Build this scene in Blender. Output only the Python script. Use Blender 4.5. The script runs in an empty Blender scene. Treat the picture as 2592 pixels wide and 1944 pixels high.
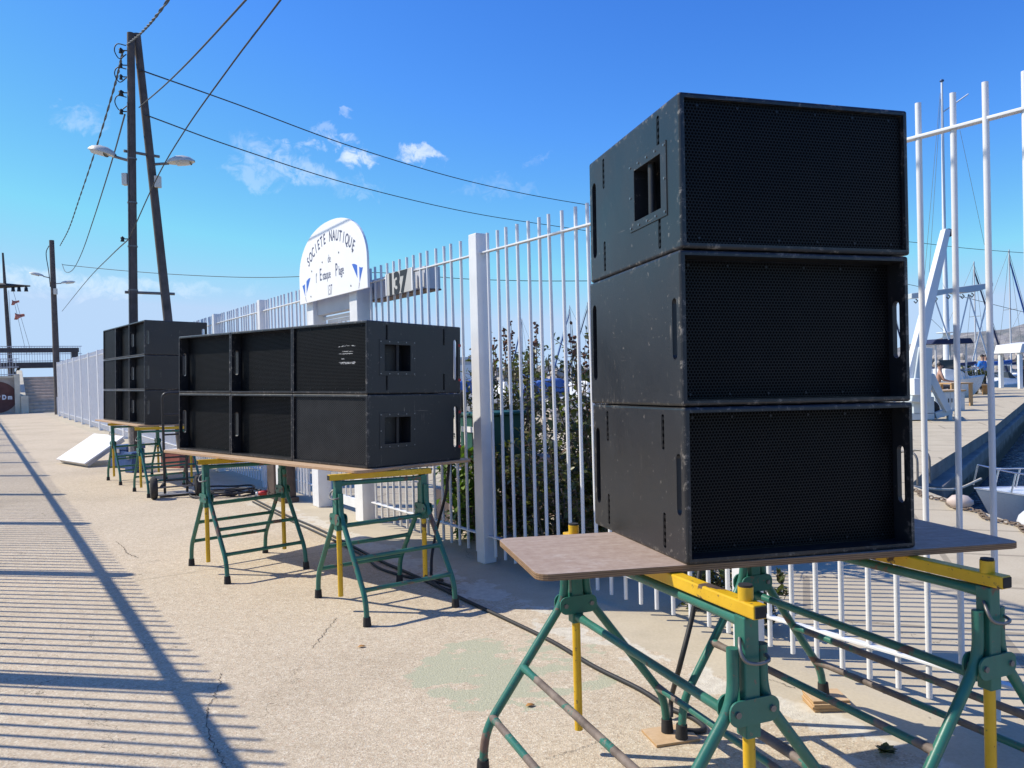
import bpy, bmesh, math, random
from mathutils import Vector, Matrix, Euler
from mathutils.geometry import tessellate_polygon
random.seed(7)
PI = math.pi
C = bpy.context.scene.collection
sc = bpy.context.scene

# ------------------------------------------------------------------ camera
F_PX, W_PX, H_PX, EYE = 2010.775, 2592.0, 1944.0, 1.5
PITCH, ROLL = -0.0137, -0.0267
_cp, _sp = math.cos(PITCH), math.sin(PITCH)
_r0, _u0, _f0 = Vector((1, 0, 0)), Vector((0, -_sp, _cp)), Vector((0, _cp, _sp))
_c, _s = math.cos(ROLL), math.sin(ROLL)
RIGHT, UP, FWD = _r0 * _c + _u0 * _s, _r0 * -_s + _u0 * _c, _f0
EYE_P = Vector((0, 0, EYE))
cam_d = bpy.data.cameras.new('camera')
cam = bpy.data.objects.new('camera', cam_d)
C.objects.link(cam)
cam_d.sensor_width = 36.0
cam_d.lens = 36.0 * F_PX / W_PX
cam_d.clip_end = 6000
cam_d.clip_start = 0.05
m = Matrix.Identity(4)
for i in range(3):
    m[i][0], m[i][1], m[i][2] = RIGHT[i], UP[i], -FWD[i]
m.translation = EYE_P
cam.matrix_world = m
sc.camera = cam

# ------------------------------------------------------------------ light
SUN_EL, SUN_DIR = math.radians(44.5), math.radians(-10.0)   # direction the light travels, from +x
trav = Vector((math.cos(SUN_DIR) * math.cos(SUN_EL), math.sin(SUN_DIR) * math.cos(SUN_EL), -math.sin(SUN_EL)))
sun_d = bpy.data.lights.new('sun', 'SUN')
sun_d.energy = 4.7
sun_d.angle = math.radians(0.5)
sun_d.color = (1.0, 0.93, 0.80)
sun = bpy.data.objects.new('sun', sun_d)
C.objects.link(sun)
sun.rotation_euler = trav.to_track_quat('-Z', 'Y').to_euler()
sun.location = (-30, 5, 30)

def nd(nt, typ, ins=None, **props):
    n = nt.nodes.new(typ)
    for k, v in props.items():
        setattr(n, k, v)
    for k, v in (ins or {}).items():
        s = n.inputs[k]
        if isinstance(v, bpy.types.NodeSocket):
            nt.links.new(v, s)
        else:
            s.default_value = v
    return n

def mth(nt, op, a, b=None, clamp=False):
    ins = {0: a}
    if b is not None:
        ins[1] = b
    return nd(nt, 'ShaderNodeMath', ins, operation=op, use_clamp=clamp).outputs[0]

def mixc(nt, fac, a, b, blend='MIX'):
    n = nd(nt, 'ShaderNodeMix', None, data_type='RGBA', blend_type=blend)
    for idx, v in ((0, fac), (6, a), (7, b)):
        if isinstance(v, bpy.types.NodeSocket):
            nt.links.new(v, n.inputs[idx])
        elif idx == 0:
            n.inputs[idx].default_value = v
        else:
            n.inputs[idx].default_value = (*v[:3], 1)
    return n.outputs[2]

def ramp(nt, fac, stops, interp='LINEAR'):
    n = nd(nt, 'ShaderNodeValToRGB', {'Fac': fac})
    cr = n.color_ramp
    cr.interpolation = interp
    while len(cr.elements) < len(stops):
        cr.elements.new(0.5)
    for e, (p, c) in zip(cr.elements, stops):
        e.position = p
        e.color = (*c, 1) if not isinstance(c, (int, float)) else (c, c, c, 1)
    return n.outputs[0]

def noise(nt, vec, scale, detail=4, rough=0.55, dist=0.0, out=0):
    n = nd(nt, 'ShaderNodeTexNoise', {'Scale': scale, 'Detail': detail, 'Roughness': rough, 'Distortion': dist})
    if vec is not None:
        nt.links.new(vec, n.inputs['Vector'])
    return n.outputs[out]

def smooth(nt, v, lo, hi):
    n = nd(nt, 'ShaderNodeMapRange', {'Value': v, 'From Min': lo, 'From Max': hi}, interpolation_type='SMOOTHSTEP')
    return n.outputs[0]

# sky: Nishita, with a few thin clouds placed by direction
world = bpy.data.worlds.new('World')
sc.world = world
world.use_nodes = True
nt = world.node_tree
nt.nodes.clear()
sky = nd(nt, 'ShaderNodeTexSky', None, sky_type='NISHITA', sun_disc=False)
sky.sun_elevation = SUN_EL
_ts = -trav
sky.sun_rotation = math.atan2(_ts.x, _ts.y)
sky.altitude = 0
sky.air_density = 1.0
sky.dust_density = 0.05
sky.ozone_density = 2.6
_ex = 0.115 * 1.165
def grade(sock, power, gain):
    s_ = mth(nt, 'MINIMUM', mth(nt, 'MULTIPLY', sock, _ex), 0.64)
    return mth(nt, 'MULTIPLY', mth(nt, 'POWER', s_, power), gain / _ex)
_rgb = nd(nt, 'ShaderNodeSeparateColor', {0: sky.outputs[0]}).outputs      # the camera's deep, contrasty blue
tint = nd(nt, 'ShaderNodeCombineColor', {0: grade(_rgb[0], 1.6, 1.03), 1: grade(_rgb[1], 1.35, 1.27), 2: grade(_rgb[2], 0.82, 1.385)}).outputs[0]
tc = nd(nt, 'ShaderNodeTexCoord').outputs['Generated']
def dirvec(u, v):
    return (RIGHT * ((u - W_PX / 2) / F_PX) + UP * ((H_PX / 2 - v) / F_PX) + FWD).normalized()
skycol = tint
warp = nd(nt, 'ShaderNodeVectorMath', {0: noise(nt, tc, 34, 5, 0.62, 0.6, 1), 1: (0.5, 0.5, 0.5)}, operation='SUBTRACT').outputs[0]
fine = noise(nt, tc, 60, 6, 0.65, 0.8)
tot = None
def cloud(u, v, ru, rv, dens, wob, rot=0.0):
    """one small cloud: an ellipse on the sky sphere torn by noise"""
    global tot
    d0 = dirvec(u, v)
    right = d0.cross(Vector((0, 0, 1))).normalized()
    up = right.cross(d0).normalized()
    r2, u2 = right * math.cos(rot) + up * math.sin(rot), up * math.cos(rot) - right * math.sin(rot)
    wv = nd(nt, 'ShaderNodeVectorMath', {0: warp, 'Scale': wob}, operation='SCALE').outputs[0]
    p = nd(nt, 'ShaderNodeVectorMath', {0: tc, 1: wv}, operation='ADD').outputs[0]
    p = nd(nt, 'ShaderNodeVectorMath', {0: p, 1: tuple(d0)}, operation='SUBTRACT').outputs[0]
    a = nd(nt, 'ShaderNodeVectorMath', {0: p, 1: tuple(r2 * (F_PX / ru))}, operation='DOT_PRODUCT').outputs['Value']
    b = nd(nt, 'ShaderNodeVectorMath', {0: p, 1: tuple(u2 * (F_PX / rv))}, operation='DOT_PRODUCT').outputs['Value']
    q = mth(nt, 'ADD', mth(nt, 'MULTIPLY', a, a), mth(nt, 'MULTIPLY', b, b))
    fr = nd(nt, 'ShaderNodeVectorMath', {0: tc, 1: tuple(d0)}, operation='DOT_PRODUCT').outputs['Value']
    mk = mth(nt, 'MULTIPLY', smooth(nt, q, 1.0, 0.05), mth(nt, 'GREATER_THAN', fr, 0.3))
    mk = mth(nt, 'MULTIPLY', mth(nt, 'MULTIPLY', mk, dens * 0.64), smooth(nt, fine, 0.30, 0.62))
    tot = mk if tot is None else mth(nt, 'MAXIMUM', tot, mk)
cloud(905, 398, 58, 26, 0.95, 0.05)
cloud(1062, 392, 62, 24, 0.85, 0.05)
cloud(868, 350, 42, 18, 0.6, 0.05)
cloud(735, 420, 150, 42, 0.42, 0.07, -0.35)
cloud(640, 440, 90, 30, 0.3, 0.07, -0.3)
cloud(790, 372, 34, 15, 0.45, 0.05)
cloud(820, 330, 40, 14, 0.3, 0.06)
cloud(880, 290, 26, 12, 0.4, 0.05)
cloud(722, 366, 24, 12, 0.35, 0.05)
cloud(890, 470, 70, 26, 0.2, 0.08)
cloud(200, 300, 60, 30, 0.3, 0.06)
cloud(150, 710, 420, 26, 0.42, 0.05, -0.05)
cloud(380, 735, 300, 16, 0.25, 0.05, 0.05)
cloud(1260, 480, 110, 30, 0.16, 0.08)
cloud(1350, 405, 40, 14, 0.14, 0.06)
skycol = mixc(nt, tot, skycol, (8.6, 8.8, 9.2))
bg = nd(nt, 'ShaderNodeBackground', {'Color': skycol, 'Strength': 0.115})
nd(nt, 'ShaderNodeOutputWorld', {'Surface': bg.outputs[0]})

sc.view_settings.view_transform = 'Standard'
sc.view_settings.look = 'None'
sc.view_settings.gamma = 1.0
sc.view_settings.use_curve_mapping = False
sc.view_settings.exposure = 0.22
sc.cycles.max_bounces = 6
sc.cycles.transparent_max_bounces = 8

# ------------------------------------------------------------------ places
TH, OFF = -0.594183, 3.338421
DR = Vector((math.sin(TH), math.cos(TH), 0))     # along the promenade, away from the camera
NN = Vector((math.cos(TH), -math.sin(TH), 0))    # across it, towards the harbour
YAW_F = math.atan2(NN.y, NN.x)                   # rotation whose x axis is NN and y axis DR

def FP(t, d=0.0, z=0.0):
    """point on the fence line: t along, d behind it"""
    return NN * (OFF + d) + DR * t + Vector((0, 0, z))
def ray(u, v):
    return RIGHT * ((u - W_PX / 2) / F_PX) + UP * ((H_PX / 2 - v) / F_PX) + FWD
def G(u, v, z=0.0):
    d = ray(u, v)
    return EYE_P + d * ((z - EYE) / d.z)
def V(u, v, y):
    d = ray(u, v)
    return EYE_P + d * (y / d.y)

# ------------------------------------------------------------------ mesh helpers
class MB:
    def __init__(s):
        s.v, s.f, s.mi, s.sm, s.cur = [], [], [], [], 0
    def add(s, vs, fs, smooth=False):
        o = len(s.v)
        s.v += [tuple(p) for p in vs]
        for f in fs:
            s.f.append([i + o for i in f]); s.mi.append(s.cur); s.sm.append(smooth)
        return s
    def box(s, c, size, rot=None, taper=1.0):
        x, y, z = size[0] / 2, size[1] / 2, size[2] / 2
        vs = []
        for k, q in ((-1, 1.0), (1, taper)):
            for a, b in ((-1, -1), (1, -1), (1, 1), (-1, 1)):
                vs.append(Vector((a * x * q, b * y * q, k * z)))
        if rot is not None:
            R = rot if isinstance(rot, Matrix) else Euler(rot).to_matrix()
            vs = [R @ p for p in vs]
        c = Vector(c)
        return s.add([p + c for p in vs], [(3, 2, 1, 0), (4, 5, 6, 7), (0, 1, 5, 4), (1, 2, 6, 5), (2, 3, 7, 6), (3, 0, 4, 7)])
    def tube(s, pts, r, seg=8, smooth=True, caps=True):
        pts = [Vector(p) for p in pts]
        n = len(pts)
        rs = r if isinstance(r, (list, tuple)) else [r] * n
        tang = []
        for i in range(n):
            a, b = pts[max(0, i - 1)], pts[min(n - 1, i + 1)]
            tang.append((b - a).normalized())
        ref = Vector((0, 0, 1)) if abs(tang[0].z) < 0.9 else Vector((1, 0, 0))
        u = tang[0].cross(ref).normalized()
        vs, fs = [], []
        for i in range(n):
            u = (u - tang[i] * u.dot(tang[i]))
            u = u.normalized() if u.length > 1e-6 else tang[i].orthogonal().normalized()
            w = tang[i].cross(u)
            for k in range(seg):
                a = 2 * PI * k / seg
                vs.append(pts[i] + (u * math.cos(a) + w * math.sin(a)) * rs[i])
        for i in range(n - 1):
            for k in range(seg):
                k2 = (k + 1) % seg
                fs.append((i * seg + k, i * seg + k2, (i + 1) * seg + k2, (i + 1) * seg + k))
        s.add(vs, fs, smooth)
        if caps:
            s.add([vs[k] for k in range(seg)], [tuple(reversed(range(seg)))])
            s.add([vs[(n - 1) * seg + k] for k in range(seg)], [tuple(range(seg))])
        return s
    def cyl(s, a, b, r, seg=12, r2=None):
        return s.tube([a, b], [r, r if r2 is None else r2], seg)
    def bar(s, a, b, w, h):
        """square section bar from a to b"""
        a, b = Vector(a), Vector(b)
        t = (b - a).normalized()
        ref = Vector((0, 0, 1)) if abs(t.z) < 0.95 else Vector((0, 1, 0))
        u = t.cross(ref).normalized(); q = u.cross(t)
        vs = []
        for p in (a, b):
            for i, j in ((-1, -1), (1, -1), (1, 1), (-1, 1)):
                vs.append(p + u * (i * w / 2) + q * (j * h / 2))
        return s.add(vs, [(0, 1, 2, 3), (7, 6, 5, 4), (4, 5, 1, 0), (5, 6, 2, 1), (6, 7, 3, 2), (7, 4, 0, 3)])
    def prism(s, poly, z0, z1, holes=(), M=None):
        """extrude a polygon (list of (x, y)) with holes from z0 to z1"""
        loops = [poly] + list(holes)
        flat = [p for l in loops for p in l]
        tris = tessellate_polygon([[Vector((p[0], p[1], 0)) for p in l] for l in loops])
        n = len(flat)
        vs = [Vector((p[0], p[1], z0)) for p in flat] + [Vector((p[0], p[1], z1)) for p in flat]
        fs = []
        for t in tris:
            a, b, c = (Vector((*flat[i], 0)) for i in t)
            up = (b - a).cross(c - a).z > 0
            t = tuple(t) if up else tuple(reversed(t))
            fs.append(tuple(i + n for i in t)); fs.append(tuple(reversed(t)))
        o = 0
        for li, l in enumerate(loops):
            k = len(l)
            area = sum(l[i][0] * l[(i + 1) % k][1] - l[(i + 1) % k][0] * l[i][1] for i in range(k))
            flip = (area < 0) != (li > 0)
            flip = (area < 0) if li == 0 else (area > 0)
            for i in range(k):
                j = (i + 1) % k
                q = (o + i, o + j, o + j + n, o + i + n)
                fs.append(tuple(reversed(q)) if flip else q)
            o += k
        if M is not None:
            vs = [M @ p for p in vs]
        return s.add(vs, fs)
    def lathe(s, prof, c=(0, 0, 0), seg=24, M=None):
        vs, fs = [], []
        for r, z in prof:
            for k in range(seg):
                a = 2 * PI * k / seg
                vs.append(Vector((r * math.cos(a), r * math.sin(a), z)))
        for i in range(len(prof) - 1):
            for k in range(seg):
                k2 = (k + 1) % seg
                fs.append((i * seg + k, i * seg + k2, (i + 1) * seg + k2, (i + 1) * seg + k))
        if M is not None:
            vs = [M @ p for p in vs]
        c = Vector(c)
        return s.add([p + c for p in vs], fs, True)
    def build(s, name, mats, parent=None, loc=None, rot=None, bevel=0.0, seg=2, wn=False):
        me = bpy.data.meshes.new(name)
        me.from_pydata(s.v, [], s.f)
        if not isinstance(mats, (list, tuple)):
            mats = [mats]
        for m_ in mats:
            me.materials.append(m_)
        me.polygons.foreach_set('material_index', s.mi)
        me.polygons.foreach_set('use_smooth', s.sm)
        me.update()
        o = bpy.data.objects.new(name, me)
        C.objects.link(o)
        if parent is not None:
            o.parent = parent
        if loc is not None:
            o.location = loc
        if rot is not None:
            o.rotation_euler = rot
        if bevel:
            b = o.modifiers.new('bevel', 'BEVEL')
            b.width = bevel; b.segments = seg; b.limit_method = 'ANGLE'; b.angle_limit = math.radians(40)
        return o

def tag(o, label=None, cat=None, group=None, kind=None):
    if label: o['label'] = label
    if cat: o['category'] = cat
    if group: o['group'] = group
    if kind: o['kind'] = kind
    return o
def thing(name, label, cat, loc=(0, 0, 0), rot=(0, 0, 0), group=None):
    o = bpy.data.objects.new(name, None)
    C.objects.link(o)
    o.location = loc
    o.rotation_euler = rot
    o.empty_display_size = 0.2
    return tag(o, label, cat, group)
def dup(root, loc=None, rot=None, label=None, group=None, scale=None):
    kids = {}
    for o in C.objects:
        if o.parent is not None:
            kids.setdefault(o.parent, []).append(o)
    def cp(o, par):
        c = o.copy()
        C.objects.link(c)
        if par is not None:
            c.parent = par
        for ch in kids.get(o, []):
            cp(ch, c)
        return c
    r = cp(root, None)
    if loc is not None: r.location = loc
    if rot is not None: r.rotation_euler = rot
    if scale is not None: r.scale = scale
    if label: r['label'] = label
    if group: r['group'] = group
    return r
def fillet(pts, r, n=5):
    """round the corners of a polyline"""
    pts = [Vector(p) for p in pts]
    out = [pts[0]]
    for i in range(1, len(pts) - 1):
        p, a, b = pts[i], pts[i - 1], pts[i + 1]
        ra = min(r, (a - p).length * 0.45, (b - p).length * 0.45)
        s_, e_ = p + (a - p).normalized() * ra, p + (b - p).normalized() * ra
        for k in range(n + 1):
            t = k / n
            out.append(s_ * (1 - t) ** 2 + p * 2 * t * (1 - t) + e_ * t * t)
    out.append(pts[-1])
    return out
def spline(pts, n=8):
    pts = [Vector(p) for p in pts]
    P = [pts[0] * 2 - pts[1]] + pts + [pts[-1] * 2 - pts[-2]]
    out = []
    for i in range(1, len(P) - 2):
        p0, p1, p2, p3 = P[i - 1], P[i], P[i + 1], P[i + 2]
        for k in range(n):
            t = k / n
            out.append(0.5 * ((2 * p1) + (p2 - p0) * t + (2 * p0 - 5 * p1 + 4 * p2 - p3) * t * t + (3 * p1 - p0 - 3 * p2 + p3) * t ** 3))
    out.append(pts[-1])
    return out
def boolean(base, cutters):
    """subtract the cutters from base and keep the result as plain mesh"""
    for c in cutters:
        b = base.modifiers.new('cut', 'BOOLEAN')
        b.operation = 'DIFFERENCE'; b.solver = 'EXACT'; b.object = c
    bpy.context.view_layer.update()
    dg = bpy.context.evaluated_depsgraph_get()
    me = bpy.data.meshes.new_from_object(base.evaluated_get(dg))
    base.modifiers.clear()
    old = base.data
    base.data = me
    for c in cutters:
        bpy.data.objects.remove(c)
    return base
def text_mesh(name, body, size, mat, parent, M, sx=1.0, depth=0.002, align='CENTER', bold=0.0):
    cu = bpy.data.curves.new(name, 'FONT')
    cu.body = body; cu.size = size; cu.extrude = depth / 2; cu.align_x = align; cu.align_y = 'BOTTOM_BASELINE'
    cu.offset = bold
    t = bpy.data.objects.new(name, cu)
    C.objects.link(t)
    bpy.context.view_layer.update()
    me = bpy.data.meshes.new_from_object(t.evaluated_get(bpy.context.evaluated_depsgraph_get()))
    bpy.data.objects.remove(t)
    me.transform(M @ Matrix.Diagonal((sx, 1, 1, 1)))
    me.materials.clear(); me.materials.append(mat)
    o = bpy.data.objects.new(name, me)
    C.objects.link(o)
    o.parent = parent
    return o

# ------------------------------------------------------------------ materials
def mat(name, fn=None, color=(0.5, 0.5, 0.5), rough=0.6, metal=0.0, spec=0.5, bump=None):
    m_ = bpy.data.materials.new(name)
    m_.use_nodes = True
    t = m_.node_tree
    b = t.nodes['Principled BSDF']
    b.inputs['Base Color'].default_value = (*color, 1)
    b.inputs['Roughness'].default_value = rough
    b.inputs['Metallic'].default_value = metal
    b.inputs['Specular IOR Level'].default_value = spec
    if fn:
        fn(t, b)
    return m_
def obj_co(t):
    return nd(t, 'ShaderNodeTexCoord').outputs['Object']
def set_bump(t, b, h, strength=0.3, dist=0.01):
    n = nd(t, 'ShaderNodeBump', {'Height': h, 'Strength': strength, 'Distance': dist})
    t.links.new(n.outputs[0], b.inputs['Normal'])
def sep(t, v):
    return nd(t, 'ShaderNodeSeparateXYZ', {0: v}).outputs
def mapv(t, v, scale=(1, 1, 1), loc=(0, 0, 0), rot=(0, 0, 0)):
    return nd(t, 'ShaderNodeMapping', {'Vector': v, 'Scale': scale, 'Location': loc, 'Rotation': rot}).outputs[0]
def simple(name, c, rough=0.6, var=0.12, scale=6, metal=0.0, bump=0.0, spec=0.5):
    def fn(t, b):
        co = obj_co(t)
        n = noise(t, co, scale, 5, 0.6)
        lo = tuple(max(0, x * (1 - var)) for x in c); hi = tuple(min(1, x * (1 + var)) for x in c)
        t.links.new(ramp(t, n, [(0.3, lo), (0.7, hi)]), b.inputs['Base Color'])
        t.links.new(ramp(t, noise(t, co, scale * 2.3, 3), [(0.3, max(0, rough - 0.08)), (0.7, min(1, rough + 0.08))]), b.inputs['Roughness'])
        if bump:
            set_bump(t, b, noise(t, co, scale * 8, 4), bump, 0.01)
    return mat(name, fn, c, rough, metal, spec)

def f_ground(t, b):
    co = obj_co(t)
    nP = nd(t, 'ShaderNodeVectorMath', {0: co, 1: tuple(NN)}, operation='DOT_PRODUCT').outputs['Value']
    tP = nd(t, 'ShaderNodeVectorMath', {0: co, 1: tuple(DR)}, operation='DOT_PRODUCT').outputs['Value']
    wob = noise(t, co, 1.3, 4, 0.6)
    wob2 = noise(t, co, 9, 4, 0.65)
    # washed aggregate: small pebbles in a warm cement
    vo = nd(t, 'ShaderNodeTexVoronoi', {'Vector': co, 'Scale': 128, 'Randomness': 1.0})
    peb = ramp(t, sep(t, vo.outputs['Color'])[0], [(0.0, (0.30, 0.235, 0.185)), (0.12, (0.46, 0.375, 0.295)), (0.5, (0.56, 0.465, 0.365)), (0.82, (0.63, 0.55, 0.45)), (0.95, (0.75, 0.70, 0.62)), (1.0, (0.50, 0.31, 0.21))])
    fine = noise(t, co, 45, 3, 0.7)
    peb = mixc(t, 0.42, peb, ramp(t, fine, [(0.3, (0.41, 0.34, 0.265)), (0.7, (0.62, 0.535, 0.43))]))
    peb = mixc(t, 1.0, peb, ramp(t, noise(t, co, 16, 4, 0.7), [(0.3, (0.93, 0.92, 0.90)), (0.55, (1.06, 1.06, 1.05)), (0.75, (1.16, 1.17, 1.17))]), 'MULTIPLY')
    big = noise(t, co, 0.55, 5, 0.6)
    peb = mixc(t, 0.9, peb, ramp(t, big, [(0.28, (0.80, 0.79, 0.775)), (0.5, (0.97, 0.97, 0.965)), (0.7, (1.03, 1.03, 1.03))]), 'MULTIPLY')
    stn = smooth(t, noise(t, mapv(t, co, (1, 1, 1), (5, 9, 0)), 1.1, 6, 0.7), 0.60, 0.72)
    peb = mixc(t, mth(t, 'MULTIPLY', stn, 0.22), peb, (0.24, 0.19, 0.15))
    jn = mth(t, 'ABSOLUTE', mth(t, 'SUBTRACT', mth(t, 'FRACT', mth(t, 'ADD', mth(t, 'DIVIDE', mth(t, 'ADD', tP, mth(t, 'MULTIPLY', wob2, 0.03)), 6.3), 20.45)), 0.5))
    peb = mixc(t, mth(t, 'MULTIPLY', smooth(t, jn, 0.0032, 0.0012), 0.45), peb, (0.33, 0.28, 0.22))
    # smooth concrete by the fence and in the yard behind it
    con = ramp(t, noise(t, co, 2.2, 7, 0.65), [(0.25, (0.42, 0.365, 0.275)), (0.5, (0.54, 0.47, 0.36)), (0.75, (0.60, 0.535, 0.42))])
    con = mixc(t, 0.35, con, ramp(t, noise(t, co, 60, 3, 0.7), [(0.3, (0.34, 0.29, 0.24)), (0.7, (0.54, 0.48, 0.41))]))
    edge = mth(t, 'ADD', nP, mth(t, 'MULTIPLY', mth(t, 'SUBTRACT', wob2, 0.5), 0.16))
    mcon = smooth(t, edge, 2.93, 2.97)
    col = mixc(t, mcon, peb, con)
    # worn white paint band along the joint
    jag = mth(t, 'ADD', nP, mth(t, 'MULTIPLY', mth(t, 'SUBTRACT', noise(t, co, 3.4, 5, 0.6), 0.5), 0.42))
    band = mth(t, 'MULTIPLY', smooth(t, jag, 2.70, 2.73), smooth(t, jag, 3.00, 2.97))
    breaks = smooth(t, noise(t, mapv(t, co, (1, 1, 1), (3.1, 7.7, 0)), 3.0, 5, 0.6), 0.47, 0.50)
    near = smooth(t, tP, 14.0, 7.0)
    band = mth(t, 'MULTIPLY', mth(t, 'MULTIPLY', band, breaks), mth(t, 'ADD', mth(t, 'MULTIPLY', near, 0.85), 0.15))
    col = mixc(t, mth(t, 'MULTIPLY', band, 0.85), col, ramp(t, noise(t, co, 22, 5, 0.7), [(0.3, (0.50, 0.46, 0.40)), (0.65, (0.68, 0.645, 0.58))]))
    # patch of faded green paint
    pc = nd(t, 'ShaderNodeVectorMath', {0: co, 1: (-0.03, 4.0, 0)}, operation='SUBTRACT').outputs[0]
    pc = mapv(t, pc, (1 / 0.56, 1 / 0.52, 0))
    ln = nd(t, 'ShaderNodeVectorMath', {0: pc}, operation='LENGTH').outputs['Value']
    ln = mth(t, 'ADD', ln, mth(t, 'MULTIPLY', mth(t, 'SUBTRACT', noise(t, co, 3.2, 6, 0.65), 0.5), 0.75))
    inside = smooth(t, ln, 0.97, 0.94)
    wear = mth(t, 'SUBTRACT', noise(t, mapv(t, co, (1.0, 1.5, 1), (2.3, 0.4, 0)), 3.4, 8, 0.68), mth(t, 'MULTIPLY', sep(t, pc)[0], 0.075))
    ring = mth(t, 'MULTIPLY', smooth(t, wear, 0.475, 0.50), inside)
    gp = ramp(t, noise(t, co, 70, 3, 0.7), [(0.3, (0.36, 0.365, 0.27)), (0.7, (0.48, 0.48, 0.37))])
    col = mixc(t, mth(t, 'MULTIPLY', ring, 0.92), col, gp)
    # hairline cracks
    cv = nd(t, 'ShaderNodeTexVoronoi', {'Vector': nd(t, 'ShaderNodeVectorMath', {0: co, 1: noise(t, co, 2.5, 5, 0.6, 0, 1)}, operation='ADD').outputs[0], 'Scale': 0.33}, feature='DISTANCE_TO_EDGE')
    crk = mth(t, 'MULTIPLY', smooth(t, cv.outputs['Distance'], 0.0016, 0.0004), smooth(t, noise(t, co, 0.7, 3), 0.46, 0.56))
    col = mixc(t, mth(t, 'MULTIPLY', crk, 0.75), col, (0.10, 0.085, 0.07))
    # slab joints in the yard
    br = nd(t, 'ShaderNodeTexBrick', {'Vector': mapv(t, co, (0.25, 0.25, 0.25), rot=(0, 0, 0.35)), 'Scale': 1.0, 'Mortar Size': 0.006, 'Color1': (0, 0, 0, 1), 'Color2': (0, 0, 0, 1), 'Mortar': (1, 1, 1, 1)})
    jt = mth(t, 'MULTIPLY', br.outputs['Fac'], smooth(t, nP, 3.9, 4.1))
    col = mixc(t, mth(t, 'MULTIPLY', jt, 0.55), col, (0.20, 0.17, 0.14))
    # dark spots of dirt
    sp = smooth(t, noise(t, mapv(t, co, (1, 1, 1), (11, 3, 0)), 17, 2, 0.5), 0.735, 0.76)
    col = mixc(t, mth(t, 'MULTIPLY', sp, 0.5), col, (0.16, 0.13, 0.12))
    col = mixc(t, 1.0, col, (1.0, 0.985, 0.90), 'MULTIPLY')
    t.links.new(col, b.inputs['Base Color'])
    hgt = mth(t, 'ADD', mth(t, 'MULTIPLY', vo.outputs['Distance'], mth(t, 'SUBTRACT', 1.0, mcon)), mth(t, 'MULTIPLY', noise(t, co, 120, 3), 0.5))
    set_bump(t, b, hgt, 0.35, 0.006)
M_ground = mat('washed_concrete', f_ground, rough=0.93, spec=0.2)

def f_quay(t, b):
    co = obj_co(t)
    n = noise(t, co, 2.0, 6, 0.65)
    z = sep(t, co)[2]
    c = ramp(t, n, [(0.3, (0.17, 0.15, 0.13)), (0.7, (0.30, 0.27, 0.23))])
    c = mixc(t, smooth(t, mth(t, 'ADD', z, mth(t, 'MULTIPLY', n, 0.3)), -0.35, -0.6), c, (0.035, 0.04, 0.03))
    t.links.new(c, b.inputs['Base Color'])
    set_bump(t, b, noise(t, co, 9, 6), 0.5, 0.04)
M_quay = mat('quay_stone', f_quay, rough=0.9)

def f_water(t, b):
    co = obj_co(t)
    n1 = noise(t, mapv(t, co, (1, 1.7, 1)), 3.2, 6, 0.6, 0.4)
    n2 = noise(t, co, 0.5, 4, 0.5)
    t.links.new(ramp(t, n2, [(0.3, (0.006, 0.022, 0.055)), (0.7, (0.012, 0.04, 0.09))]), b.inputs['Base Color'])
    set_bump(t, b, n1, 0.9, 0.12)
    b.inputs['IOR'].default_value = 1.33
M_water = mat('sea_water', f_water, rough=0.12)

def f_white(t, b):
    co = obj_co(t)
    n = noise(t, co, 5, 5, 0.6)
    c = ramp(t, n, [(0.3, (0.70, 0.70, 0.70)), (0.7, (0.80, 0.80, 0.80))])
    rust = smooth(t, noise(t, co, 14, 6, 0.7), 0.66, 0.74)
    c = mixc(t, mth(t, 'MULTIPLY', rust, 0.55), c, (0.42, 0.30, 0.20))
    t.links.new(c, b.inputs['Base Color'])
M_white = mat('white_fence_paint', f_white, rough=0.42)
M_signwhite = simple('sign_white', (0.84, 0.84, 0.84), 0.5, 0.02)
M_signback = simple('sign_grey', (0.52, 0.53, 0.55), 0.6, 0.06)

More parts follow.
